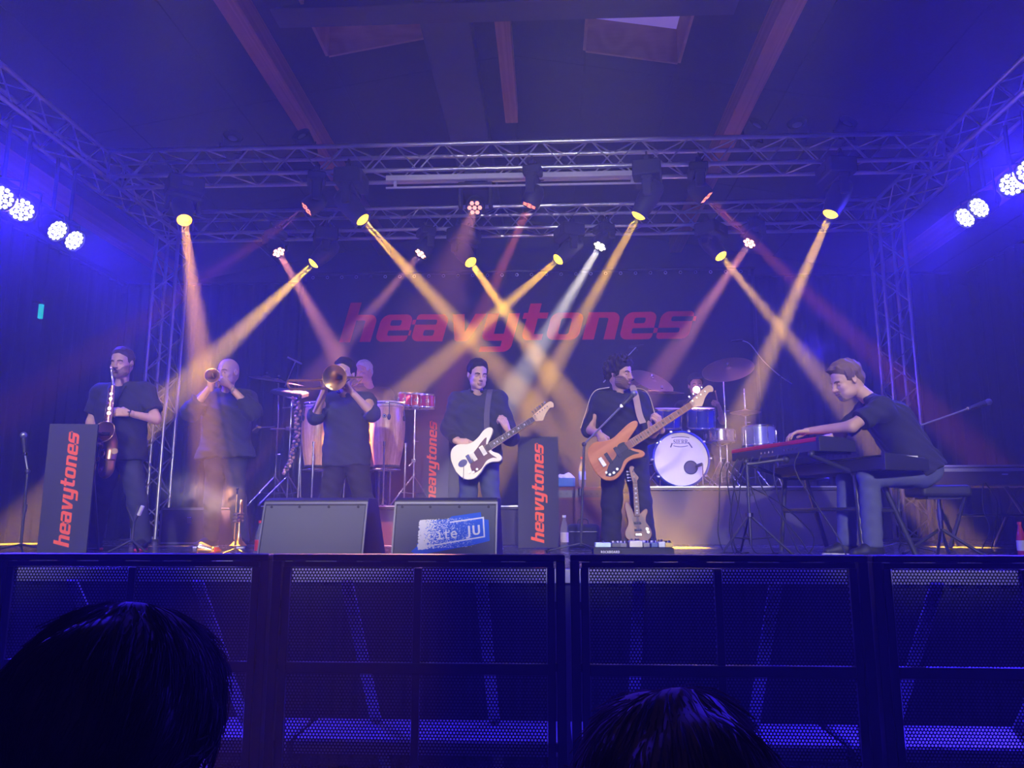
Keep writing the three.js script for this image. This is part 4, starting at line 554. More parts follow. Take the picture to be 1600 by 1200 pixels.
function conga(label, x, z, y0, R, h, { tone = 0, stand = true } = {}) {
  const t = thing('conga', label, 'conga drum', [x, y0, z]), lo = stand ? 0.42 : 0.02;
  const prof = (f) => R * (0.74 + 0.62 * Math.pow(Math.sin(Math.PI * (0.08 + f * 0.72)), 1.2) * 0.52 + (f < 0.3 ? 0 : 0) - (1 - f) * 0.06);
  const n = 14; for (let i = 0; i < n; i++) { // staves
    const pts = []; for (let j = 0; j <= 12; j++) pts.push(new THREE.Vector2(prof(j / 12), lo + j / 12 * h)); for (let j = 12; j >= 0; j--) pts.push(new THREE.Vector2(prof(j / 12) - 0.012, lo + j / 12 * h));
    part(t, 'stave', new THREE.LatheGeometry(pts, 3, i / n * Math.PI * 2 + 0.004, Math.PI * 2 / n - 0.008), staveTones[(i * 5 + tone) % 3]);
  }
  const top = lo + h, rt = prof(1);
  part(t, 'drum_skin', [cyl(rt + 0.004, 0.01, 0, top + 0.006, 0, 28), lathe([[rt + 0.005, top - 0.05], [rt + 0.006, top], [rt, top + 0.011]], 28)], M(rgb(0.78, 0.66, 0.48), 0.6));
  part(t, 'rim', [rotX(torus(rt + 0.012, 0.009, 0, 0, 0, 32, 6), Math.PI / 2).translate(0, top - 0.012, 0), rotX(torus(rt + 0.006, 0.004, 0, 0, 0, 32, 6), Math.PI / 2).translate(0, top - 0.05, 0)], mt.chrome);
  for (let k = 0; k < 6; k++) { const a = k * Math.PI / 3 + 0.26, r = prof(0.82) + 0.012; part(t, 'lug', [rod([Math.sin(a) * (rt + 0.014), top - 0.01, Math.cos(a) * (rt + 0.014)], [Math.sin(a) * r, top - 0.16, Math.cos(a) * r], 0.005), T(new THREE.SphereGeometry(1, 10, 8).scale(0.02, 0.034, 0.014).rotateY(a), Math.sin(a) * r, top - 0.17, Math.cos(a) * r)], mt.darkMetal); }
  part(t, 'badge', rotX(cyl(0.022, 0.004, 0, 0, 0, 18), Math.PI / 2).translate(0, top - 0.16, prof(0.8) + 0.004), mt.black); part(t, 'badge_ring', torus(0.014, 0.0022, 0, top - 0.16, prof(0.8) + 0.007, 18, 5), mt.white);
  part(t, 'base_rim', lathe([[prof(0) - 0.014, lo - 0.008], [prof(0) + 0.004, lo - 0.008], [prof(0) + 0.004, lo + 0.02]], 28), mt.black);
  if (stand) {
    for (let k = 0; k < 4; k++) { const a = k * Math.PI / 2 + (k === 0 ? 0.05 : 0); part(t, 'stand_leg', [rod([Math.sin(a) * (prof(0.4) + 0.02), lo + h * 0.34, Math.cos(a) * (prof(0.4) + 0.02)], [Math.sin(a) * 0.2, 0.01, Math.cos(a) * 0.2], 0.012), cyl(0.017, 0.05, Math.sin(a) * (prof(0.4) + 0.02), lo + h * 0.34, Math.cos(a) * (prof(0.4) + 0.02), 10), ball(0.016, Math.sin(a) * 0.2, 0.016, Math.cos(a) * 0.2, 8)], mt.chrome); }
    part(t, 'stand_ring', rotX(torus(prof(0) + 0.02, 0.008, 0, 0, 0, 24, 6), Math.PI / 2).translate(0, lo - 0.03, 0), mt.chrome);
  }
  return t;
}
const RI = DECK + 0.4, DR = DECK + 0.6;
conga('pale wooden conga on chrome legs half hidden by the trombonist', -2.53, -8.36, RI, 0.185, 0.7, { tone: 1 });
conga('pale wooden conga on chrome legs beside the red drums', -1.765, -8.36, RI, 0.185, 0.7);
conga('orange-brown conga between the two pale congas', -2.1, -8.62, RI, 0.17, 0.7, { tone: 2 });
function shell(t, name, r, h, m, { x = 0, y = 0, z = 0, lugs = 6, head = mt.white, tilt = 0 } = {}) { // drum with hoops and lugs about its own centre
  const g = (a) => T(flat(a).rotateX(tilt), x, y, z);
  const sh = part(t, name, g([lathe([[r - 0.006, -h / 2], [r, -h / 2], [r, h / 2], [r - 0.006, h / 2]], 28)]), m);
  part(t, 'drum_head', g([cyl(r, 0.006, 0, h / 2 + 0.004, 0, 28)]), head); part(t, 'bottom_head', g([cyl(r, 0.006, 0, -h / 2 - 0.004, 0, 28)]), head);
  for (const s of [-1, 1]) part(t, 'hoop', g([lathe([[r + 0.002, s * h / 2 - 0.008], [r + 0.01, s * h / 2 - 0.008], [r + 0.01, s * h / 2 + 0.012], [r + 0.004, s * h / 2 + 0.014]], 28)]), mt.chrome);
  for (let k = 0; k < lugs; k++) { const a = k / lugs * Math.PI * 2 + 0.3; part(t, 'lug', g([box(0.014, h * 0.32, 0.014, Math.sin(a) * (r + 0.007), 0, Math.cos(a) * (r + 0.007), 0.003), rod([Math.sin(a) * (r + 0.009), -h / 2, Math.cos(a) * (r + 0.009)], [Math.sin(a) * (r + 0.009), h / 2, Math.cos(a) * (r + 0.009)], 0.003)]), mt.chrome); }
  return sh;
}
const redShell = C3(rgb(0.5, 0.02, 0.03), 0.8);
for (const [x, r, l, z] of [[-1.6, 0.075, 'small red drum nearest the conga on the percussion stand', -8.45], [-1.475, 0.07, 'small red drum in the middle of the percussion stand', -8.5], [-1.345, 0.08, 'small red drum at the outer end of the percussion stand', -8.45]]) { const t = thing('red_drum', l, 'drum', [x, 2.645 - (x > -1.4 ? 0.02 : 0), z]); shell(t, 'shell', r, 0.14, redShell, { lugs: 6 }); part(t, 'badge', rotX(torus(0.014, 0.004, 0, 0, 0, 14, 5), 0).translate(0.0, 0, r + 0.002), nickel); }
{ const t = thing('percussion_stand', 'chrome stand carrying three small red drums', 'drum stand', [-1.49, RI, -8.5]); tripod(t, 0, 0, 1.08, 0.26); part(t, 'cross_bar', [rod([-0.12, 1.08, 0], [0.15, 1.07, 0.02], 0.01), rod([-0.11, 1.08, 0], [-0.11, 1.1, 0.02], 0.008), rod([0.14, 1.07, 0.02], [0.14, 1.085, 0.04], 0.008)], mt.chrome); part(t, 'knee_clamp', [box(0.05, 0.04, 0.04, 0, 0.5, 0.01, 0.006), rod([0, 0.5, 0.02], [-0.05, 0.44, 0.03], 0.007)], mt.chrome); }
// cymbals
const bronze = M(rgb(0.66, 0.48, 0.3), 0.36, 0.7, { bumpMap: tex(256, (x, y) => { const r = Math.hypot(x - 128, y - 128); return gray(128 + 60 * Math.sin(r * 1.3) + 30 * nz32[(y * 256 + x)]); }, { srgb: false }), bumpScale: 0.0006 });
const cymG = (r) => { const g = lathe([[0.006, 0.03], [0.02, 0.03], [0.04, 0.022], [0.055, 0.014], [r * 0.6, 0.006], [r, -0.008], [r, -0.0095], [r * 0.6, 0.0045], [0.055, 0.0125], [0.006, 0.028]], 40); const p = g.attributes.position, uv = g.attributes.uv; for (let i = 0; i < p.count; i++) uv.setXY(i, p.getX(i) / r / 2 + 0.5, p.getZ(i) / r / 2 + 0.5); return g; };
function cymbal(label, at, r, tiltX, tiltZ, base, { foot, boom, m = bronze } = {}) {
  const t = thing('cymbal', label, 'cymbal', at); const e = new THREE.Euler(tiltX, 0, tiltZ);
  part(t, 'plate', cymG(r).applyQuaternion(new THREE.Quaternion().setFromEuler(e)), m); part(t, 'felt', [cyl(0.018, 0.012, 0, 0.04, 0, 12)], mt.blackMatte); part(t, 'wing_nut', [cyl(0.006, 0.03, 0, 0.06, 0, 8), box(0.03, 0.01, 0.006, 0, 0.065, 0)], mt.chrome);
  if (base === undefined) return;
  const s = thing('cymbal_stand', label.replace(/^(.*?) cymbal.*$/, 'chrome stand of the $1 cymbal'), 'cymbal stand', [foot[0], base, foot[1]]), h = at[1] - base; 
  if (boom) { tripod(s, 0, 0, h * boom, 0.28); part(s, 'boom', rod([0, h * boom, 0], [at[0] - foot[0], h - 0.02, at[2] - foot[1]], 0.009), mt.chrome); } else tripod(s, 0, 0, h - 0.02, 0.28);
}
const dullBronze = M(rgb(0.36, 0.3, 0.24), 0.4, 1);
cymbal('tilted dark splash cymbal over the electronic pad', [-3.1, 2.9, -8.6], 0.29, 0.12, -0.16, RI, { foot: [-3.08, -8.6], boom: 0.62, m: dullBronze });
cymbal('thin edge-on cymbal above the splash beside the trumpeter', [-3.3, 2.965, -8.75], 0.2, 0.05, -0.1, undefined, { m: dullBronze });
cymbal('large crash cymbal tilted towards the audience above the drums', [2.165, 3.115, -9.2], 0.31, 0.62, 0.24, DR, { foot: [2.12, -9.25] });
cymbal('brown ride cymbal behind the bassist head', [1.24, 2.95, -9.05], 0.27, 0.6, -0.35, DR, { foot: [1.06, -9.3], boom: 0.7 });
cymbal('brown flat crash cymbal by the bass headstock', [1.33, 2.8, -8.95], 0.26, 0.1, -0.05, undefined);
cymbal('small tilted cymbal left of the ride', [1.05, 2.96, -9.25], 0.22, 0.3, 0.4, undefined);
{ const t = thing('hi_hat', 'pair of small hi-hat cymbals on a chrome stand', 'hi-hat', [2.36, DR, -9.25]), h = 2.6 - DR; part(t, 'lower_cymbal', T(cymG(0.18).rotateX(Math.PI), 0, h - 0.02, 0), bronze); part(t, 'upper_cymbal', T(cymG(0.18), 0, h, 0), bronze); tripod(t, 0, 0, h + 0.28, 0.25); part(t, 'pedal', box(0.09, 0.015, 0.26, 0, 0.03, 0.12, 0.004).rotateX(-0.08), mt.darkMetal); }
// electronic pad on the percussion stand
{ const t = thing('drum_pad', 'flat grey percussion pad tilted above the bell strand', 'drum pad', [-2.91, 2.735, -8.45]); t.rotation.z = -0.16; t.rotation.x = 0.25; part(t, 'frame', box(0.36, 0.05, 0.26, 0, 0, 0, 0.012), mt.darkMetal); for (let i = 0; i < 2; i++) for (let j = 0; j < 3; j++) part(t, 'pad', box(0.1, 0.008, 0.105, -0.115 + j * 0.115, 0.028, -0.06 + i * 0.12, 0.003), M(rgb(0.18, 0.18, 0.2), 0.6)); part(t, 'mount', [cyl(0.04, 0.03, 0, -0.035, 0, 14)], mt.chrome);
  const s = thing('percussion_stand', 'chrome stand with clamps under the percussion pad', 'drum stand', [-2.9, RI, -8.5]); tripod(s, 0, 0, 1.18, 0.3); part(s, 'clamp_arm', [rod([-0.22, 0.86, 0.02], [0.12, 0.86, 0.02], 0.011), box(0.05, 0.05, 0.05, -0.02, 0.86, 0.01, 0.008), rod([-0.1, 1.1, 0], [0.1, 1.12, 0.02], 0.009), rod([-0.14, 0.86, 0.03], [-0.14, 0.62, 0.03], 0.008), rod([0.06, 1.1, 0.02], [0.06, 0.8, 0.03], 0.008)], mt.chrome); }
{ const t = thing('cowbell', 'chrome cowbell clamped beside the percussion pad', 'cowbell', [-3.3, 2.34, -8.55]); part(t, 'bell', T(new THREE.CylinderGeometry(0.03, 0.05, 0.13, 4).rotateY(0.78).scale(1, 1, 0.6).rotateX(1.3).rotateY(0.7), 0, 0, 0), mt.silver); part(t, 'clamp_arm', [rod([0, 0.02, 0], [0.2, 0.03, 0.0], 0.006), box(0.03, 0.03, 0.03, 0, 0.03, 0, 0.005)], mt.chrome); }
// hanging strand of shells and jingles
{ const t = thing('jingle_strand', 'long dark strand of brass jingles hanging beside the conga', 'jingle strand', [-2.76, 2.66, -8.25]); const c = new THREE.CatmullRomCurve3([V(-0.02, 0, 0), V(0.03, -0.2, 0.02), V(0.03, -0.45, 0.03), V(-0.02, -0.68, 0.03), V(-0.1, -0.86, 0.0)]); part(t, 'cord', new THREE.TubeGeometry(c, 30, 0.012, 6), M(rgb(0.12, 0.05, 0.04), 0.8));
  for (let i = 0; i < 64; i++) { const f = i / 64, p = c.getPoint(f), a = i * 2.4, r = 0.034 * (1 - f * 0.45); part(t, 'jingle', T(new THREE.SphereGeometry(1, 8, 6).scale(0.016, 0.02, 0.013).rotateZ(a), p.x + Math.cos(a) * r, p.y, p.z + Math.abs(Math.sin(a)) * r), i % 3 ? [redBrass, lacquer][i % 2] : mt.darkMetal); }
  const s = thing('strand_stand', 'chrome gooseneck holding the jingle strand', 'stand', [-2.7, RI, -8.3]); part(s, 'tube', tube([[0, 0.02, -0.06], [-0.02, 0.5, -0.05], [-0.03, 1.0, -0.02], [-0.08, 1.19, 0.03]], 0.009, 24), mt.chrome); part(s, 'foot', cyl(0.11, 0.02, 0, 0.01, -0.06, 24), mt.darkMetal); }
// ---------------------------------------------------------------- drum kit
const sparkle = M(rgb(0.03, 0.06, 0.4), 0.25, 0.4, { clearcoat: 0.8, bumpMap: grainTex, bumpScale: 0.0015 });
{ const t = thing('bass_drum', 'blue bass drum with white front head and black emblem', 'bass drum', [1.435, DR + 0.3, -8.62]); const R = 0.292, Lh = 0.4, g = (a) => flat(a).rotateX(Math.PI / 2);
  part(t, 'shell', g([lathe([[R - 0.008, -Lh / 2], [R, -Lh / 2], [R, Lh / 2], [R - 0.008, Lh / 2]], 40)]), sparkle);
  const cv = document.createElement('canvas'); cv.width = cv.height = 512; const x = cv.getContext('2d'); x.fillStyle = '#e6e2dc'; x.fillRect(0, 0, 512, 512); x.fillStyle = '#15131a'; x.font = 'bold 50px serif'; x.textAlign = 'center'; x.save(); x.translate(256, 96); x.scale(0.92, 1.15); x.fillText('SIERR', 0, 10); x.restore(); x.lineWidth = 6; x.strokeStyle = '#15131a'; x.beginPath(); x.moveTo(170, 48); x.quadraticCurveTo(256, 30, 342, 48); x.moveTo(186, 126); x.quadraticCurveTo(256, 146, 326, 126); x.stroke(); x.beginPath(); x.lineWidth = 12; x.moveTo(176, 100); x.lineTo(158, 142); x.moveTo(330, 92); x.lineTo(366, 146); x.stroke();
  const ht = new THREE.CanvasTexture(cv); ht.colorSpace = THREE.SRGBColorSpace; const hd = new THREE.CircleGeometry(R - 0.006, 48).translate(0, 0, Lh / 2 + 0.006); part(t, 'front_head', hd, M(0xffffff, 0.45, 0, { map: ht }), 'white head with black emblem');
  part(t, 'port_ring', torus(0.07, 0.006, 0.1, -0.09, Lh / 2 + 0.008, 28, 6), mt.black); part(t, 'port', T(new THREE.CircleGeometry(0.07, 28), 0.1, -0.09, Lh / 2 + 0.0075), M(rgb(0.12, 0.11, 0.13), 0.9), 'grey sound port');
  for (const s of [-1, 1]) part(t, 'hoop', g([lathe([[R, s * Lh / 2 - 0.02], [R + 0.018, s * Lh / 2 - 0.02], [R + 0.018, s * Lh / 2 + 0.022], [R - 0.002, s * Lh / 2 + 0.022]], 40)]), sparkle);
  for (let k = 0; k < 10; k++) { const a = k * Math.PI / 5 + 0.3; part(t, 'claw', [box(0.03, 0.022, 0.06, Math.sin(a) * (R + 0.022), Math.cos(a) * (R + 0.022), Lh / 2 - 0.005, 0.004), rod([Math.sin(a) * (R + 0.022), Math.cos(a) * (R + 0.022), Lh / 2 - 0.03], [Math.sin(a) * (R + 0.022), Math.cos(a) * (R + 0.022), 0], 0.004)], mt.chrome); }
  for (const s of [-1, 1]) part(t, 'spur', [rod([s * R * 0.9, -0.14, 0.08], [s * (R + 0.1), -0.29, 0.16], 0.009), ball(0.014, s * (R + 0.1), -0.287, 0.16, 8)], mt.chrome);
}
for (const [x, r, l] of [[1.36, 0.15, 'blue rack tom nearest the bassist'], [1.73, 0.155, 'blue rack tom under the drummer hands']]) { const t = thing('rack_tom', l, 'tom drum', [x, 2.46, -8.75]); shell(t, 'shell', r, 0.21, sparkle, { lugs: 8, tilt: 0.22, head: M(rgb(0.75, 0.74, 0.72), 0.5) }); part(t, 'mount', [rod([x < 1.5 ? 0.12 : -0.12, -0.06, 0], [x < 1.5 ? 0.18 : -0.18, -0.2, 0.06], 0.012)], mt.chrome); }
{ const t = thing('floor_tom', 'grey-blue floor tom on chrome legs', 'tom drum', [2.43, DR, -9.0]); shell(t, 'shell', 0.185, 0.22, M(rgb(0.3, 0.33, 0.5), 0.3, 0.3, { clearcoat: 0.7, bumpMap: grainTex, bumpScale: 0.0015 }), { y: 0.6, lugs: 8 }); for (let k = 0; k < 3; k++) { const a = k * 2.094 + 0.5; part(t, 'leg', [rod([Math.cos(a) * 0.2, 0.66, Math.sin(a) * 0.2], [Math.cos(a) * 0.2, 0.12, Math.sin(a) * 0.2], 0.009), rod([Math.cos(a) * 0.2, 0.12, Math.sin(a) * 0.2], [Math.cos(a) * 0.24, 0.01, Math.sin(a) * 0.24], 0.009)], mt.chrome); } }
{ const t = thing('floor_tom', 'tall blue floor tom behind the bassist leg', 'tom drum', [1.03, DR, -8.75]); shell(t, 'shell', 0.19, 0.36, sparkle, { y: 0.45, lugs: 8 }); for (let k = 0; k < 3; k++) { const a = k * 2.094 + 0.2; part(t, 'leg', [rod([Math.cos(a) * 0.205, 0.5, Math.sin(a) * 0.205], [Math.cos(a) * 0.22, 0.01, Math.sin(a) * 0.22], 0.009)], mt.chrome); } }
{ const t = thing('snare_drum', 'shallow snare drum in front of the drummer', 'snare drum', [2.02, DR, -9.15]); shell(t, 'shell', 0.178, 0.13, mt.silver, { y: 0.62, lugs: 8 }); tripod(t, 0, 0, 0.54, 0.22); part(t, 'basket', [0, 1, 2].map((k) => rod([0, 0.5, 0], [Math.cos(k * 2.1) * 0.19, 0.57, Math.sin(k * 2.1) * 0.19], 0.007)), mt.chrome); }
{ const t = thing('drum_throne', 'round black drum throne under the drummer', 'stool', [1.87, DR, -9.82]); part(t, 'seat', [cyl(0.17, 0.08, 0, 0.42, 0, 24)], mt.black); tripod(t, 0, 0, 0.4, 0.24, mt.chrome, 0.26); }
{ const t = thing('cap', 'dark cap on the drummer head', 'cap', [1.873, DECK + 1.985, -9.715]); part(t, 'crown', T(new THREE.SphereGeometry(0.102, 20, 10, 0, 6.283, 0, 1.5).scale(1, 0.95, 1.15), 0, 0.01, 0), mt.blackMatte); part(t, 'brim', T(cyl(0.09, 0.01, 0, 0, 0, 20).scale(0.9, 1, 0.8), 0, 0.012, 0.1), mt.blackMatte); }
for (const [x, y, z, a] of [[1.633, DECK + 1.56, -9.4, 0.5], [2.093, DECK + 1.6, -9.42, -0.5]]) { const t = thing('drumstick', a > 0 ? 'wooden drumstick in the drummer right hand' : 'wooden drumstick in the drummer left hand', 'drumstick', [x, y, z]); part(t, 'shaft', rod([0, 0.03, -0.05], [a * 0.2, 0.16, 0.28], 0.0075, 0.006), M(rgb(0.6, 0.42, 0.24), 0.5)); part(t, 'tip', ball(0.009, a * 0.2, 0.16, 0.28, 8), M(rgb(0.6, 0.42, 0.24), 0.5)); }
{ const t = thing('clip_light', 'tiny glaring pink-white lamp clipped behind the bass headstock', 'lamp', [1.78, 2.86, -9.2]); part(t, 'lamp_bulb', ball(0.03, 0, 0, 0, 12), new THREE.MeshStandardMaterial({ color: 0xffffff, emissive: rgb(1, 0.55, 0.85), emissiveIntensity: 12 })); part(t, 'lamp_hood', T(rotX(lathe([[0.012, -0.05], [0.04, -0.01], [0.042, 0.015]], 14), Math.PI / 2), 0, 0, 0), mt.black); part(t, 'gooseneck', tube([[0, 0, -0.05], [0.02, -0.06, -0.07], [0.03, -0.2, -0.02], [0.02, -0.3, 0.16]], 0.006, 16), mt.darkMetal); const l = new THREE.PointLight(rgb(1, 0.55, 0.85), 2.2); l.name = 'clip_light_glow'; l.position.set(1.78, 2.86, -9.2); l.castShadow = true; scene.add(l); }
// ---------------------------------------------------------------- lettering
function rrect(x, X, Y, W, H, r) { const [a, b, c, d] = Array.isArray(r) ? r : [r, r, r, r]; x.moveTo(X + a, Y); x.lineTo(X + W - b, Y); x.arcTo(X + W, Y, X + W, Y + b, b); x.lineTo(X + W, Y + H - c); x.arcTo(X + W, Y + H, X + W - c, Y + H, c); x.lineTo(X + d, Y + H); x.arcTo(X, Y + H, X, Y + H - d, d); x.lineTo(X, Y + a); x.arcTo(X, Y, X + a, Y, a); x.closePath(); }
function bandName(x, X, Y, xh, width, color) { // wide slanted rounded-square letters; X, Y left end of the baseline, xh the height of a small letter
  x.save(); x.translate(X, Y); x.transform(width / 12.6, 0, 0, xh, 0, 0); x.transform(0.01, 0, -0.0026 * (xh * 12.6 / width), 0.01, 0, 0); x.fillStyle = color;
  let cx = 0; const go = (fn, adv) => { x.save(); x.translate(cx, 0); x.beginPath(); fn(); x.fill('evenodd'); x.restore(); cx += adv; };
  const E = () => { rrect(x, 0, -100, 112, 100, [30, 26, 14, 26]); rrect(x, 38, -79, 38, 20, 6); rrect(x, 38, -41, 82, 19, [4, 0, 0, 6]); };
  const N = (asc) => () => { x.moveTo(0, 0); x.lineTo(0, -asc); x.lineTo(40, -asc); x.lineTo(40, -100); x.lineTo(84, -100); x.arcTo(112, -100, 112, -70, 28); x.lineTo(112, 0); x.lineTo(73, 0); x.lineTo(73, -72); x.arcTo(73, -79, 66, -79, 7); x.lineTo(40, -79); x.lineTo(40, 0); x.closePath(); };
  const A = () => { rrect(x, 0, -100, 112, 100, [12, 28, 0, 26]); rrect(x, -12, -80, 86, 18, [0, 6, 4, 0]); rrect(x, 38, -42, 36, 21, 6); };
  go(N(146), 126); go(E, 126); go(A, 124);
  go(() => { x.moveTo(-2, -100); x.lineTo(40, -100); x.lineTo(58, -34); x.lineTo(78, -100); x.lineTo(118, -100); x.lineTo(82, -14); x.arcTo(76, 0, 60, 0, 16); x.lineTo(44, 0); x.arcTo(30, 0, 26, -14, 14); x.closePath(); }, 122);
  go(() => { x.moveTo(0, -100); x.lineTo(40, -100); x.lineTo(40, -26); x.lineTo(74, -26); x.lineTo(74, -100); x.lineTo(113, -100); x.lineTo(113, 16); x.arcTo(113, 40, 88, 40, 26); x.lineTo(4, 40); x.lineTo(4, 20); x.lineTo(74, 20); x.lineTo(74, 0); x.lineTo(26, 0); x.arcTo(0, 0, 0, -26, 26); x.closePath(); }, 126);
  go(() => { x.moveTo(14, -134); x.lineTo(54, -134); x.lineTo(54, -100); x.lineTo(86, -100); x.lineTo(86, -78); x.lineTo(54, -78); x.lineTo(54, -22); x.lineTo(86, -22); x.lineTo(86, 0); x.lineTo(36, 0); x.arcTo(14, 0, 14, -24, 24); x.lineTo(14, -78); x.lineTo(0, -78); x.lineTo(0, -100); x.lineTo(14, -100); x.closePath(); }, 98);
  go(() => { rrect(x, 0, -100, 114, 100, 28); rrect(x, 39, -79, 36, 58, 8); }, 128); go(N(100), 126); go(E, 126);
  go(() => { rrect(x, 0, -100, 112, 100, [28, 14, 28, 12]); rrect(x, 38, -81, 84, 17, [6, 0, 0, 6]); rrect(x, -10, -40, 84, 17, [0, 6, 6, 0]); }, 112);
  x.restore();
}
const canvasTex = (w, h, draw) => { const c = document.createElement('canvas'); c.width = w; c.height = h; draw(c.getContext('2d')); const t = new THREE.CanvasTexture(c); t.colorSpace = THREE.SRGBColorSpace; return t; };
{ // backdrop cloth
  const x0 = -3.58, x1 = 2.92, y0 = 1.3, y1 = 4.9, W = 2048, H = Math.round(2048 * (y1 - y0) / (x1 - x0)), px = W / (x1 - x0);
  const t = thing('stage_banner', 'black backdrop cloth with the word heavytones in red', 'banner', [(x0 + x1) / 2, y0, -10.9]);
  const map = canvasTex(W, H, (x) => { x.fillStyle = '#24232b'; x.fillRect(0, 0, W, H); bandName(x, (-3.06 - x0) * px, H - (3.885 - y0) * px, 0.41 * px, 5.28 * px, '#e8281e'); });
  const g = new THREE.PlaneGeometry(x1 - x0, y1 - y0, 80, 20), p = g.attributes.position; for (let i = 0; i < p.count; i++) p.setZ(i, 0.012 * Math.sin(p.getX(i) * 2.6 + 0.6 * p.getY(i)) + 0.006 * Math.sin(p.getX(i) * 7)); g.computeVertexNormals();
  part(t, 'cloth', T(g, 0, (y1 - y0) / 2, 0), M(0xffffff, 0.9, 0, { map, bumpMap: weaveTex, bumpScale: 0.0006 }));
  for (let i = 0; i < 30; i++) part(t, 'eyelet', torus(0.02, 0.006, -3.15 + i * 0.217, y1 - y0 - 0.03, 0.03, 12, 5), mt.alu);
  part(t, 'hanging_rail', rotZ(cyl(0.02, 6.7, 0, 0, 0, 8), Math.PI / 2).translate(0, y1 - y0 + 0.04, 0), mt.darkMetal); for (const sx of [-3.33, 3.33]) part(t, 'support_pole', rod([sx, -y0 + 0.01, -0.05], [sx, y1 - y0 + 0.04, -0.05], 0.022), mt.darkMetal);
}
const boardTex = canvasTex(264, 720, (x) => { x.fillStyle = '#3a3a41'; x.fillRect(0, 0, 264, 720); x.save(); x.translate(168, 690); x.rotate(-Math.PI / 2); bandName(x, 0, 0, 58, 656, '#ff6a1a'); x.restore(); });
function board(label, x, y, z, turn, k = 1) {
  const t = thing('music_desk', label, 'music stand', [x, y, z], turn), w = 0.375 * k, h = 1.02 * k;
  const g = box(w, h, 0.02, 0, h / 2 + 0.005, 0); const m = M(0xffffff, 0.75, 0, { map: boardTex });
  part(t, 'front_board', T(new THREE.PlaneGeometry(w, h), 0, h / 2 + 0.005, 0.0112), m, 'dark board with upright orange lettering'); part(t, 'board_core', g, mt.blackMatte);
  part(t, 'desk_tray', [box(w, 0.012, 0.2, 0, h * 0.94, -0.11), box(w, 0.03, 0.012, 0, h * 0.95, -0.21)], mt.blackMatte); for (const s of [-1, 1]) part(t, 'strut', rod([s * w * 0.36, h * 0.9, -0.012], [s * w * 0.36, 0.01, -0.32], 0.01), mt.darkMetal); part(t, 'foot_bar', [rod([-w * 0.36, 0.02, -0.32], [w * 0.36, 0.02, -0.32], 0.01)], mt.darkMetal);
}
board('dark lettered music desk in front of the saxophonist', -3.83, DECK, -6.02, 0.12, 1.0);
board('dark lettered music desk between guitarist and bassist', -0.095, DECK, -7.2, 0.02, 1.0);
board('dark lettered music desk behind the red drums', -1.41, RI, -9.3, 0.0, 1.08);
// ---------------------------------------------------------------- floor monitors
const grillTex = tex(128, (x, y, i) => gray(90 + 120 * ((((x >> 1) % 3) === 0) !== (((y >> 1) % 3) === 0) ? 1 : 0.3) * (0.7 + 0.6 * nz128[(y * 2 % 256) * 256 + x * 2 % 256])), { srgb: false, repeat: [8, 4] });
function wedge(label, x, z, w, turn, sticker) {
  const t = thing('floor_monitor', label, 'speaker', [x, DECK, z], turn), h = 0.395, prof = shapeOf([[0, 0.012], [0.02, 0], [0.5, 0], [0.52, 0.02], [0.3, h - 0.02], [0.27, h], [0.1, h], [0.085, h - 0.012]]);
  part(t, 'cabinet', flat([slab(prof, w - 0.02, 0.006)]).rotateY(Math.PI / 2).translate(-w / 2 + 0.01, 0, 0), M(rgb(0.03, 0.03, 0.034), 0.6, 0, { bumpMap: grainTex, bumpScale: 0.001 }));
  const lean = Math.atan2(0.083, h - 0.03), P = (g) => g.rotateX(-lean).translate(0, 0.012, 0.009);
  part(t, 'grille', P(T(new THREE.BoxGeometry(w - 0.035, h - 0.05, 0.006), 0, (h - 0.05) / 2 + 0.004, 0)), M(rgb(0.16, 0.17, 0.17), 0.8, 0, { bumpMap: grillTex, bumpScale: 0.003 }));
  part(t, 'edge_trim', P(flat([box(w - 0.004, 0.014, 0.01, 0, h - 0.03, 0), box(0.01, h - 0.03, 0.01, -w / 2 + 0.007, h / 2 - 0.02, 0), box(0.01, h - 0.03, 0.01, w / 2 - 0.007, h / 2 - 0.02, 0)])), M(rgb(0.2, 0.2, 0.23), 0.45, 0.3));
  for (const sx of [-0.42, -0.15, 0.13, 0.41]) part(t, 'screw', P(rotX(cyl(0.008, 0.006, 0, 0, 0, 10), Math.PI / 2).translate(sx * w, h - 0.055, 0.005)), mt.black);
  if (sticker) part(t, 'sticker', P(T(new THREE.PlaneGeometry(0.5, 0.28), 0.035, 0.185, 0.0062)), M(0xffffff, 0.6, 0, { map: sticker, transparent: true, alphaTest: 0.5 }), 'blue brush-stroke sticker with white lettering');
}
wedge('plain dark floor monitor at the stage edge before the trombonist', -1.43, -4.64, 0.66, -0.06);
let sr = 17; const sq = () => { sr = (Math.imul(sr, 1664525) + 1013904223) | 0; return (sr >>> 0) / 4294967296; };
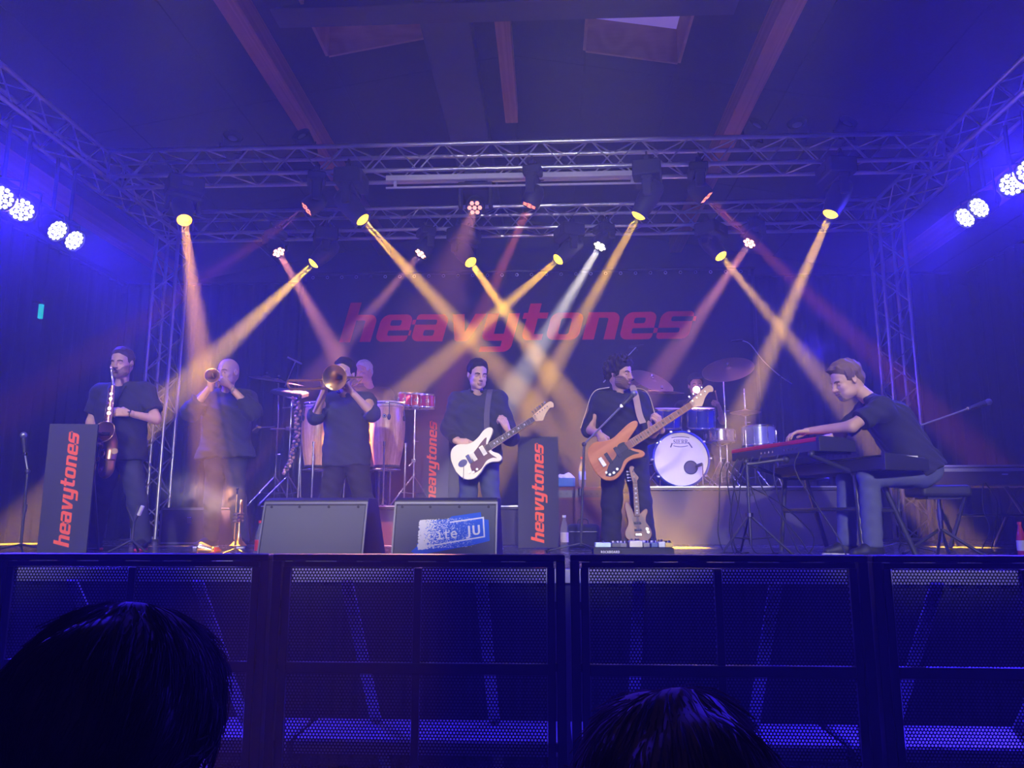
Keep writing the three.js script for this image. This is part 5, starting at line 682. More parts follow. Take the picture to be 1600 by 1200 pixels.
wedge('floor monitor with a blue and white sticker before the guitarist', -0.625, -4.64, 0.635, -0.02, canvasTex(512, 288, (x) => {
  x.fillStyle = '#1a63e6'; x.beginPath(); [[20, 262], [60, 225], [50, 215], [110, 205], [60, 120], [110, 70], [240, 60], [260, 44], [440, 18], [446, 60], [490, 66], [500, 196], [380, 226], [300, 240], [60, 286]].forEach(([a, b], i) => i ? x.lineTo(a, b) : x.moveTo(a, b)); x.fill();
  x.strokeStyle = '#f4f6ff'; x.lineWidth = 9; x.beginPath(); x.moveTo(60, 240); x.lineTo(466, 170); x.lineTo(456, 52); x.lineTo(250, 82); x.stroke();
  x.fillStyle = '#ffffff'; x.save(); x.translate(150, 190); x.rotate(-0.1); x.font = 'bold 74px monospace'; x.fillText('ite', 20, 0); x.font = 'bold 84px sans-serif'; x.fillText('JU', 212, -4); x.restore();
  for (let i = 0; i < 4200; i++) { const a = sq(), X = 55 + a * a * 330 + sq() * 30, Y = 70 + sq() * 180 - a * 20, s = 1 + sq() * (7 - 5.5 * a); if (sq() < 1 - a * 0.7) x.fillRect(X, Y, s * 1.6, s); }
}));
// ---------------------------------------------------------------- microphones on stands
function mic(t, at, dir, m = mt.darkMetal) { const a = A3(at), b = a.clone().addScaledVector(A3(dir).normalize(), 0.16), e = a.clone().addScaledVector(A3(dir).normalize(), 0.05); part(t, 'microphone_grille', T(new THREE.SphereGeometry(0.027, 14, 10), a.x, a.y, a.z), M(rgb(0.35, 0.35, 0.36), 0.45, 0.9, { bumpMap: weaveTex, bumpScale: 0.001 })); part(t, 'microphone_body', [rod(a.clone().lerp(e, 0.4), b, 0.024, 0.014, 12)], m); }
function micStand(label, foot, base, knee, tip, dir, legs = 0.28) {
  const t = thing('microphone_stand', label, 'microphone stand', [foot[0], base, foot[1]]), L = (p) => V(p[0] - foot[0], p[1] - base, p[2] - foot[1]), k = L(knee), m = L(tip);
  for (let i = 0; i < 3; i++) { const a = i * 2.094 + 0.9; part(t, 'leg', [rod([0, 0.07, 0], [Math.cos(a) * legs, 0.01, Math.sin(a) * legs], 0.008), ball(0.012, Math.cos(a) * legs, 0.012, Math.sin(a) * legs, 8)], mt.darkMetal); }
  part(t, 'tube', rod([0, 0.05, 0], k, 0.01), mt.darkMetal); part(t, 'clutch', cyl(0.016, 0.06, 0, k.y * 0.55, 0, 10), mt.darkMetal); part(t, 'boom_joint', ball(0.02, k.x, k.y, k.z, 10), mt.darkMetal);
  const d = A3(dir).normalize(), e = m.clone().addScaledVector(d, 0.15); part(t, 'boom', [rod(k, e, 0.008)], M(rgb(0.25, 0.25, 0.28), 0.4, 0.4)); part(t, 'microphone_clip', [box(0.03, 0.03, 0.03, e.x, e.y, e.z, 0.006)], nickel); mic(t, m, dir); return t;
}
micStand('dark microphone stand at the left of the saxophone desk', [-4.17, -6.02], DECK, [-4.18, 1.72, -6.02], [-4.232, 2.01, -6.0], [0.12, -1, -0.1]);
micStand('boom microphone stand reaching out behind the keyboard player', [2.95, -6.75], DECK, [2.98, 2.06, -6.72], [3.6, 2.286, -6.4], [-0.88, -0.3, -0.35]);
micStand('vocal microphone on boom stand beside the bassist', [0.26, -6.45], DECK, [0.3, 1.96, -6.46], [0.715, 2.37, -6.34], [-0.5, -0.5, -0.05]);
{ const t = thing('overhead_microphone', 'slim overhead microphone above the percussion', 'microphone', [-3.15, RI, -8.95]); part(t, 'tube', rod([0, 0.02, 0], [0.0, 1.42, 0.0], 0.009), mt.darkMetal); part(t, 'boom', rod([0, 1.42, 0], [0.16, 1.7, 0.13], 0.008), mt.alu); part(t, 'microphone_body', rod([0.07, 1.75, 0.15], [0.24, 1.67, 0.14], 0.011), mt.alu); part(t, 'base', cyl(0.14, 0.02, 0, 0.01, 0, 20), mt.darkMetal); }
{ const t = thing('overhead_microphone', 'overhead drum microphone on a long thin boom', 'microphone', [2.9, DR, -9.6]); part(t, 'tube', rod([0, 0.02, 0], [0, 1.42, 0], 0.01), mt.darkMetal); part(t, 'boom', tube([[0.14, 1.32, 0], [0, 1.42, 0], [-0.2, 1.62, 0.0], [-0.36, 1.84, 0], [-0.45, 1.88, 0]], 0.007, 24), mt.alu); part(t, 'microphone_body', rod([-0.58, 1.87, 0], [-0.44, 1.885, 0], 0.013), mt.darkMetal); tripod(t, 0, 0, 0.4, 0.26, mt.darkMetal, 0.3); }
{ const t = thing('overhead_microphone', 'overhead drum microphone behind the bassist', 'microphone', [1.0, DR, -9.85]); part(t, 'tube', rod([0, 0.02, 0], [0, 1.7, 0], 0.01), mt.darkMetal); part(t, 'boom', rod([-0.28, 1.4, 0], [0.16, 1.86, 0.1], 0.007), mt.alu); part(t, 'microphone_body', [rod([0.05, 1.84, 0.1], [0.24, 1.86, 0.12], 0.013), ball(0.02, 0.14, 1.8, 0.1, 8)], mt.darkMetal); tripod(t, 0, 0, 0.4, 0.26, mt.darkMetal, 0.3); }
{ const t = thing('drum_microphone', 'small microphone on a stand before the bass drum port', 'microphone', [1.64, DR, -8.31]); part(t, 'base', cyl(0.06, 0.015, 0, 0.0075, 0, 18), mt.darkMetal); part(t, 'tube', rod([0, 0.01, 0], [0, 0.24, 0], 0.007), mt.chrome); part(t, 'microphone_body', rod([0, 0.24, 0], [-0.06, 0.22, -0.04], 0.018), mt.darkMetal); }
// ---------------------------------------------------------------- keyboards
const KY = rad(18.3);
function keys(t, L, w, y, n, x0) { for (let i = 0; i < n; i++) part(t, 'white_key', box(w, 0.018, L / n - 0.0016, x0, y, -L / 2 + (i + 0.5) * L / n, 0.002), M(rgb(0.8, 0.79, 0.74), 0.35)); for (let i = 0; i < n - 1; i++) if (![2, 6].includes(i % 7)) part(t, 'black_key', box(w * 0.6, 0.014, L / n * 0.55, x0 - w * 0.2, y + 0.014, -L / 2 + (i + 1) * L / n, 0.002), mt.black); }
{ const t = thing('red_keyboard', 'red stage keyboard on the upper tier in front of the player', 'keyboard', [1.885, 1.825, -6.18], KY); const red = M(rgb(0.62, 0.02, 0.03), 0.4);
  part(t, 'chassis', box(0.29, 0.07, 1.14, 0, 0.035, 0, 0.006), M(rgb(0.05, 0.05, 0.06), 0.5)); part(t, 'red_top_panel', [box(0.15, 0.032, 1.14, -0.07, 0.086, 0, 0.008), box(0.29, 0.02, 0.03, 0, 0.08, -0.56, 0.005)], red, 'bright red top panel');
  part(t, 'end_cheek', slab(shapeOf([[-0.15, 0], [0.15, 0], [0.15, 0.07], [0.06, 0.095], [-0.14, 0.105], [-0.15, 0.09]]), 0.03, 0.003).translate(0, 0, 0.565), mt.black); keys(t, 1.08, 0.14, 0.078, 43, 0.075);
  for (let i = 0; i < 9; i++) part(t, 'knob', cyl(0.008, 0.014, -0.1, 0.108, -0.3 + i * 0.07, 10), i % 3 ? nickel : mt.black); for (let i = 0; i < 8; i++) part(t, 'jack_socket', rotZ(cyl(0.008, 0.01, 0, 0, 0, 10), Math.PI / 2).translate(-0.148, 0.035, -0.12 + i * 0.05 + (i > 3 ? 0.1 : 0)), nickel); }
{ const t = thing('stage_piano', 'black stage piano on the lower tier beside the player', 'keyboard', [2.27, 1.68, -6.06], KY); part(t, 'chassis', box(0.36, 0.09, 1.25, 0, 0.045, 0, 0.01), mt.black); part(t, 'end_cheek', slab(shapeOf([[-0.18, 0], [0.18, 0.0], [0.18, 0.075], [-0.18, 0.115]]), 0.03, 0.003).translate(0, 0, 0.615), mt.black); part(t, 'control_panel', box(0.16, 0.012, 1.2, -0.09, 0.1, 0, 0.003), mt.darkMetal); keys(t, 1.15, 0.15, 0.096, 52, 0.09); part(t, 'edge_strip', box(0.004, 0.006, 1.24, 0.18, 0.086, 0), nickel); }
{ const t = thing('keyboard_stand', 'black two-tier keyboard stand with slanting legs', 'keyboard stand', [2.1, DECK, -6.15], KY), m = mt.darkMetal;
  for (const z of [-0.42, 0.42]) { part(t, 'front_leg', rod([0.0, 0.62, z], [-0.03, 0.01, z * 1.15], 0.02), m); part(t, 'rear_leg', rod([0.2, 0.6, z], [0.42, 0.01, z * 1.15], 0.02), m); part(t, 'tier_arm', [rod([0.0, 0.6, z], [-0.36, 0.72, z], 0.016), rod([-0.36, 0.745, z], [-0.03, 0.745, z], 0.014), rod([0.0, 0.6, z], [0.42, 0.6, z], 0.016), ball(0.03, 0, 0.6, z, 10), ball(0.024, -0.36, 0.73, z, 10)], m); part(t, 'leg_brace', rod([-0.02, 0.33, z * 1.06], [0.3, 0.33, z * 1.06], 0.013), m); }
  part(t, 'cross_bar', [rod([-0.02, 0.34, -0.44], [-0.02, 0.34, 0.44], 0.014), rod([0.3, 0.34, -0.44], [0.3, 0.34, 0.44], 0.014)], m); }
{ const t = thing('tripod_stand', 'black tripod stand with chrome foot under the red keyboard', 'stand', [1.52, DECK, -6.0]); tripod(t, 0, 0, 0.68, 0.3, mt.darkMetal, 0.3); part(t, 'clamp_ring', [cyl(0.03, 0.03, 0, 0.3, 0, 14)], nickel); part(t, 'top_arm', [rod([0, 0.68, 0], [0.3, 0.72, 0.0], 0.014), ball(0.03, 0.3, 0.72, 0, 10)], mt.darkMetal); }
{ let i = 0; for (const [x, z, x1, z1, s] of [[1.5, -6.62, 1.42, -6.5, 0.1], [1.55, -6.6, 1.5, -6.4, 0.06], [1.58, -6.55, 1.62, -6.3, 0.14], [1.62, -6.5, 1.48, -6.2, 0.2], [1.66, -6.35, 1.72, -6.15, 0.1], [1.7, -6.25, 1.95, -6.0, 0.22], [1.78, -6.05, 1.82, -5.8, 0.16], [1.6, -6.58, 1.9, -5.95, -0.25], [1.86, -5.8, 2.1, -5.7, 0.1], [1.64, -6.45, 1.4, -6.05, 0.05]]) { const label = ['thin black cable looping down from the keyboards', 'thin black cable hanging behind the tripod stand'][i++ % 2]; solo('audio_cable', label, 'cable', tube([[x, 1.84, z], [x - 0.05, 1.72, z + 0.02], [(x + x1) / 2 - s * 0.4, 1.45, (z + z1) / 2], [x1 - s * 0.3, 1.2, z1], [x1, 1.084, z1 + 0.06], [x1 + s, 1.084, z1 + 0.16]], 0.0055, 30), mt.cable, label.includes('tripod') ? 'cables behind the tripod stand' : 'cables under the keyboards'); } }
{ const t = thing('piano_stool', 'black cushioned stool on chrome legs under the keyboard player', 'stool', [2.86, DECK, -5.86]); part(t, 'seat', box(0.36, 0.085, 0.3, 0, 0.47, 0, 0.03), mt.black); part(t, 'seat_plate', box(0.24, 0.015, 0.2, 0, 0.42, 0), mt.darkMetal); part(t, 'column', [rod([0, 0.1, 0], [0, 0.42, 0], 0.018), cyl(0.026, 0.08, 0, 0.3, 0, 12)], mt.chrome); for (let k = 0; k < 4; k++) { const a = k * Math.PI / 2 + 0.6; part(t, 'leg', [rod([0, 0.2, 0], [Math.cos(a) * 0.26, 0.012, Math.sin(a) * 0.26], 0.012), ball(0.016, Math.cos(a) * 0.26, 0.016, Math.sin(a) * 0.26, 8)], k % 2 ? mt.chrome : mt.darkMetal); } }
{ const t = thing('electric_piano', 'long silver-edged electric piano behind the stool', 'keyboard', [3.98, DECK, -7.35], -0.06); part(t, 'case', box(1.0, 0.17, 0.5, 0, 0.64, 0, 0.02), M(rgb(0.09, 0.05, 0.045), 0.5)); part(t, 'silver_rail', [box(1.0, 0.02, 0.05, 0, 0.735, 0.2, 0.006), box(1.0, 0.03, 0.008, 0, 0.7, 0.252)], M(rgb(0.7, 0.68, 0.7), 0.35, 0.4), 'silver front rail'); part(t, 'lid', box(0.98, 0.02, 0.4, 0, 0.735, -0.04, 0.006), M(rgb(0.2, 0.2, 0.22), 0.4)); part(t, 'badge', box(0.05, 0.008, 0.003, 0.1, 0.66, 0.252), mt.white); for (const s of [-1, 1]) { part(t, 'leg', [rod([s * 0.16, 0.56, 0.12], [s * 0.4, 0.015, 0.2], 0.018), rod([s * 0.4, 0.56, -0.1], [s * 0.16, 0.015, -0.2], 0.018)], mt.darkMetal); } part(t, 'leg_brace', rod([-0.3, 0.3, 0.16], [0.3, 0.3, 0.16], 0.012), mt.darkMetal); }
solo('audio_cable', 'two black leads hanging in a loop below the electric piano', 'cable', [tube([[3.86, 1.66, -7.08], [3.83, 1.45, -7.06], [3.86, 1.25, -7.05], [3.76, 1.085, -7.02]], 0.006, 24), tube([[3.88, 1.66, -7.08], [3.95, 1.5, -7.06], [3.92, 1.3, -7.05], [3.82, 1.085, -6.98]], 0.006, 24)], mt.cable);
// ---------------------------------------------------------------- small things on the stage
function bottle(label, x, y, z, h, capM, liquid, labelM) { const t = thing('bottle', label, 'bottle', [x, y, z]), k = h / 0.3, r = 0.036 * k; part(t, 'glass', lathe([[0.001, 0.002], [r * 0.9, 0.002], [r, 0.012], [r, h * 0.55], [r * 0.85, h * 0.66], [r * 0.4, h * 0.86], [r * 0.36, h * 0.94]], 20), liquid); part(t, 'label_band', lathe([[r + 0.001, h * 0.22], [r + 0.001, h * 0.5]], 20), labelM); part(t, 'cap', cyl(r * 0.45, h * 0.07, 0, h * 0.965, 0, 14), capM); }
const capRed = M(rgb(0.7, 0.03, 0.05), 0.4), blueLab = M(rgb(0.1, 0.18, 0.6), 0.5);
bottle('clear water bottle with red cap on the bass cabinet', 0.335, 1.66, -7.72, 0.29, capRed, mt.glassBottle, blueLab);
bottle('clear bottle with red cap leaning behind the plain floor monitor', -1.985, DECK, -5.3, 0.26, capRed, mt.glassBottle, M(rgb(0.6, 0.05, 0.06), 0.5));
bottle('red drink bottle by the stage edge near the keyboards', 3.27, DECK, -5.6, 0.25, capRed, M(rgb(0.6, 0.04, 0.05), 0.15), M(rgb(0.85, 0.8, 0.8), 0.5));
bottle('clear bottle standing on the stage behind the lettered desk', 0.135, DECK, -6.9, 0.3, M(rgb(0.8, 0.8, 0.85), 0.4), mt.glassBottle, M(rgb(0.6, 0.5, 0.6), 0.5));
bottle('slim bottle standing on the low case behind the trumpeter', -3.56, 1.455, -8.05, 0.14, M(rgb(0.7, 0.7, 0.7), 0.4), mt.glassBottle, M(rgb(0.5, 0.5, 0.55), 0.5));
{ const t = thing('bass_cabinet', 'reddish-brown amplifier cabinet behind the bassist', 'amplifier', [0.3, DECK, -7.95]); part(t, 'case', box(0.52, 0.57, 0.4, 0, 0.295, 0, 0.015), M(rgb(0.13, 0.045, 0.04), 0.7)); part(t, 'grille_cloth', box(0.46, 0.4, 0.008, 0, 0.25, 0.2), M(rgb(0.1, 0.05, 0.045), 0.9, 0, { bumpMap: weaveTex, bumpScale: 0.002 })); part(t, 'control_panel', box(0.46, 0.07, 0.008, 0, 0.51, 0.2), mt.darkMetal); for (let i = 0; i < 7; i++) part(t, 'control_knob', rotX(cyl(0.012, 0.014, 0, 0, 0, 10), Math.PI / 2).translate(-0.18 + i * 0.06, 0.51, 0.21), mt.black); for (const s of [-1, 1]) part(t, 'corner_guard', box(0.035, 0.035, 0.035, s * 0.25, 0.57, 0.19, 0.006), mt.chrome); for (const sx of [-1, 1]) part(t, 'foot', cyl(0.02, 0.012, sx * 0.2, 0.006, 0.1, 10), mt.rubber); }
{ const t = thing('tissue_box', 'blue tissue box with a tissue pulled up on the cabinet', 'tissue box', [0.18, 1.66, -7.82]); part(t, 'carton', box(0.17, 0.085, 0.11, 0, 0.0425, 0, 0.003), M(rgb(0.04, 0.16, 0.55), 0.6)); const g = new THREE.SphereGeometry(0.07, 20, 12), p = g.attributes.position; for (let i = 0; i < p.count; i++) { const x = p.getX(i), y = p.getY(i), z = p.getZ(i); p.setXYZ(i, x * 1.15 + 0.012 * Math.sin(z * 60), Math.max(0, y) * 0.7 + 0.01 * Math.sin(x * 70 + z * 40), z * 0.7); } g.computeVertexNormals(); part(t, 'tissue', T(g, 0, 0.085, 0), mt.white); }
{ const t = thing('pedalboard', 'low pedalboard carrying guitar effects before the bassist', 'pedalboard', [0.635, DECK, -6.05]); part(t, 'frame', [box(0.6, 0.012, 0.26, 0, 0.05, -0.02, 0.003).rotateX(0.0), box(0.6, 0.04, 0.015, 0, 0.025, 0.11), box(0.6, 0.045, 0.015, 0, 0.025, -0.14)], mt.black); part(t, 'lettering', T(new THREE.PlaneGeometry(0.16, 0.026), -0.17, 0.026, 0.1185), M(0xffffff, 0.6, 0, { map: canvasTex(256, 40, (x) => { x.fillStyle = '#050506'; x.fillRect(0, 0, 256, 40); x.fillStyle = '#ffffff'; x.font = 'bold 38px sans-serif'; x.fillText('ROCKBOARD', 2, 34); }) })); }
for (const [x, w, h, c, l, dz = 0] of [[0.42, 0.12, 0.05, rgb(0.6, 0.8, 0.85), 'pale green wide effects pedal at the end of the pedalboard'], [0.52, 0.07, 0.045, rgb(0.1, 0.1, 0.12), 'small black effects pedal next to the pale green one'], [0.575, 0.05, 0.045, rgb(0.2, 0.2, 0.22), 'small grey effects pedal beside the black one'], [0.67, 0.1, 0.07, rgb(0.75, 0.72, 0.72), 'large white effects pedal in the middle of the pedalboard'], [0.75, 0.05, 0.05, rgb(0.25, 0.25, 0.3), 'narrow dark grey effects pedal right of the white one'], [0.81, 0.05, 0.05, rgb(0.1, 0.15, 0.4), 'small dark blue effects pedal'], [0.865, 0.05, 0.06, rgb(0.7, 0.75, 0.9), 'pale blue upright effects pedal'], [0.92, 0.06, 0.05, rgb(0.75, 0.55, 0.15), 'yellow effects pedal at the keyboard end']]) { const t = thing('effects_pedal', l, 'effects pedal', [x - 0.01, DECK + 0.057, -6.05 + dz], 0, 'effects pedals'); part(t, 'case', box(w, h * 0.7, 0.11, 0, h * 0.35, 0, 0.006), M(c, 0.4, 0.2)); part(t, 'foot_switch', cyl(0.009, 0.016, 0, h * 0.7 + 0.008, 0.03, 12), mt.chrome); for (const s of [-1, 1]) part(t, 'control_knob', cyl(0.009, 0.014, s * w * 0.25, h * 0.7 + 0.007, -0.025, 10), c.r > 0.5 ? mt.black : mt.white); }
{ const t = guitar({ name: 'bass_guitar', label: 'small dark wooden bass upright on a floor stand at the bassist feet', tail: [0.715, DECK + 0.085, -6.32], dir: [-0.02, 0.98, -0.16], face: [0.02, 0.16, 1], k: 0.62, strings: 4, nut: 0.78, bridge: 0.09, hk: 0.62, w0: 0.02, w1: 0.015, outline: bassOutline, bodyMat: M(0xffffff, 0.35, 0, { map: woodTex([140, 84, 46], [88, 48, 26], 57, 5) }), guardMat: M(rgb(0.12, 0.05, 0.03), 0.4), guard: [[0.1, -0.12], [0.2, -0.11], [0.3, -0.08], [0.34, -0.04], [0.33, 0.06], [0.26, 0.06], [0.2, 0.04], [0.14, -0.04]], pickups: [[0.15, 0.03, 0.095], [0.24, 0.03, 0.095]], pickMat: mt.black, knobs: [[0.16, -0.115], [0.12, -0.125]], neckMat: M(rgb(0.25, 0.12, 0.06), 0.4), fretMat: M(rgb(0.2, 0.1, 0.06), 0.5) });
  const s = thing('guitar_stand', 'low black stand holding the upright bass', 'guitar stand', [0.715, DECK, -6.36]); for (const k of [-1, 1]) part(s, 'leg', [rod([0, 0.3, -0.05], [k * 0.16, 0.01, 0.08], 0.009), rod([k * 0.09, 0.09, 0.02], [k * 0.09, 0.08, 0.1], 0.008)], mt.darkMetal); part(s, 'rear_leg', rod([0, 0.3, -0.05], [0, 0.01, -0.24], 0.009), mt.darkMetal); }
// spare trumpet upright on its peg stand
{ const tr = valvedHorn('trumpet', 'copper-coloured trumpet standing upright on a peg stand', [-2.44, 1.585, -5.98], [-2.44, 1.14, -5.98], 0.062); tr.traverse((m) => { if (m.material === mt.brass) m.material = lacquer; }); const s = thing('trumpet_stand', 'small folding stand under the upright trumpet', 'instrument stand', [-2.43, DECK, -5.98]); for (let k = 0; k < 4; k++) { const a = k * Math.PI / 2 + 0.4; part(s, 'leg', rod([0, 0.04, 0], [Math.cos(a) * 0.12, 0.008, Math.sin(a) * 0.12], 0.007), mt.darkMetal); } part(s, 'peg', rod([0, 0.03, 0], [0, 0.2, 0], 0.01, 0.006), mt.darkMetal); }
{ const t = thing('plunger_mute', 'silver trumpet mute lying by the upright trumpet', 'trumpet mute', [-2.62, DECK, -5.9]); part(t, 'cone', rotZ(lathe([[0.008, -0.06], [0.02, -0.05], [0.045, 0.05], [0.04, 0.06], [0.001, 0.06]], 18), 1.4).translate(0, 0.046, 0), mt.silver); part(t, 'cork', rotZ(cyl(0.021, 0.02, 0, -0.045, 0, 12), 1.4).translate(0, 0.046, 0), M(rgb(0.5, 0.35, 0.2), 0.8)); }
{ const t = thing('towel', 'folded red cloth on the stage by the trumpet stand', 'cloth', [-2.66, DECK, -6.05]); for (let i = 0; i < 3; i++) part(t, 'fold', box(0.15 - i * 0.012, 0.016, 0.1 - i * 0.01, rr(-0.01, 0.01), 0.009 + i * 0.016, 0, 0.006), M(rgb(0.5, 0.03, 0.04), 0.95)); }
{ const t = thing('towel', 'crumpled white cloth at the foot of the plain floor monitor', 'cloth', [-1.98, DECK, -4.85]); const g = new THREE.SphereGeometry(0.06, 24, 12), p = g.attributes.position; for (let i = 0; i < p.count; i++) { const x = p.getX(i), y = p.getY(i), z = p.getZ(i), k = 1 + 0.25 * Math.sin(x * 90) * Math.sin(z * 80 + y * 60); p.setXYZ(i, x * 1.4 * k, Math.max(0.002, y * 0.75 * k + 0.012), z * k); } g.computeVertexNormals(); part(t, 'cloth', g, mt.white); }
{ const t = thing('saxophone_stand', 'black folding saxophone stand with three prongs', 'instrument stand', [-3.345, DECK, -6.15]); for (let k = 0; k < 3; k++) { const a = k * 2.094 + 0.35; part(t, 'leg', [rod([0, 0.1, 0], [Math.cos(a) * 0.16, 0.012, Math.sin(a) * 0.16], 0.009), ball(0.013, Math.cos(a) * 0.16, 0.013, Math.sin(a) * 0.16, 8)], mt.darkMetal); } part(t, 'tube', rod([0, 0.08, 0], [0.005, 0.24, 0], 0.01), mt.darkMetal); part(t, 'fork', [rod([0.005, 0.24, 0], [-0.055, 0.37, 0.03], 0.008), rod([0.005, 0.24, 0], [0.0, 0.37, -0.05], 0.008), rod([0.005, 0.24, 0], [0.065, 0.33, 0.03], 0.008)], mt.darkMetal); part(t, 'prong_sleeve', rod([0.05, 0.3, 0.024], [0.085, 0.37, 0.038], 0.016), M(rgb(0.6, 0.6, 0.65), 0.5), 'pale rubber sleeve'); }
{ const t = thing('flight_case', 'low dark flight case behind the trumpeter', 'flight case', [-3.68, DECK, -8.05]); part(t, 'body', box(0.6, 0.36, 0.4, 0, 0.18, 0, 0.008), mt.blackMatte); part(t, 'edge_trim', [box(0.61, 0.02, 0.02, 0, 0.365, 0.2), box(0.61, 0.02, 0.02, 0, 0.02, 0.2), box(0.02, 0.36, 0.02, -0.3, 0.19, 0.2), box(0.02, 0.36, 0.02, 0.3, 0.19, 0.2), box(0.61, 0.012, 0.4, 0, 0.374, 0)], M(rgb(0.25, 0.25, 0.28), 0.4, 0.8)); part(t, 'latch', [box(0.05, 0.06, 0.012, 0, 0.25, 0.206, 0.003)], nickel); }
{ const t = thing('instrument_case', 'small black gig bag on the floor by the cabinet', 'bag', [0.32, DECK, -7.35]); part(t, 'shell', box(0.3, 0.22, 0.16, 0, 0.11, 0, 0.04), mt.blackMatte); part(t, 'handle', tube([[-0.05, 0.21, 0.02], [-0.04, 0.26, 0.02], [0.04, 0.26, 0.02], [0.05, 0.21, 0.02]], 0.008, 12), mt.black); part(t, 'zip', box(0.26, 0.006, 0.004, 0, 0.15, 0.08), nickel); }
{ const t = thing('emergency_light', 'small cyan-green lit strip high on the side drape', 'exit light', [-6.72, 4.05, -9.6]); part(t, 'lamp_tube', box(0.05, 0.2, 0.05, 0, 0, 0, 0.01), new THREE.MeshStandardMaterial({ color: 0x114444, emissive: rgb(0.02, 0.7, 0.6), emissiveIntensity: 0.8 })); part(t, 'housing', box(0.06, 0.05, 0.06, 0, 0.12, 0, 0.008), mt.black); part(t, 'bracket', box(0.12, 0.02, 0.02, -0.06, 0.13, 0), mt.darkMetal); }
// PAR cans lying on top of the front truss
[[-3.45, 0.5, 'first'], [-2.62, -0.3], [2.2, 0.4], [2.68, -0.4], [3.15, 0.2]].forEach(([x, a], i) => { const t = thing('par_can', ['unlit black can on the front truss near the saxophonist side', 'unlit black can on the front truss above the amber head', 'unlit black can with bright rim on the front truss above the drums', 'unlit black can on the front truss beside the bright-rimmed can', 'unlit black can on the front truss near the keyboard side'][i], 'stage light', [x, TY + 0.25, TZF + 0.02], a); part(t, 'housing', rotX(lathe([[0.001, -0.16], [0.06, -0.16], [0.085, -0.08], [0.1, 0.1], [0.105, 0.12], [0.095, 0.12], [0.09, 0.08]], 18), Math.PI / 2 - 0.5), mt.black); part(t, 'lens', rotX(T(new THREE.SphereGeometry(0.09, 16, 6, 0, 6.3, 0, 0.6), 0, 0.02, 0), Math.PI / 2 - 0.5), M(rgb(0.5, 0.5, 0.55), 0.1, 0.3)); part(t, 'bracket', [rod([-0.12, 0, 0], [-0.12, -0.09, 0], 0.008), rod([0.12, 0, 0], [0.12, -0.09, 0], 0.008), rod([-0.12, -0.09, 0], [0.12, -0.09, 0], 0.008)], mt.darkMetal); });
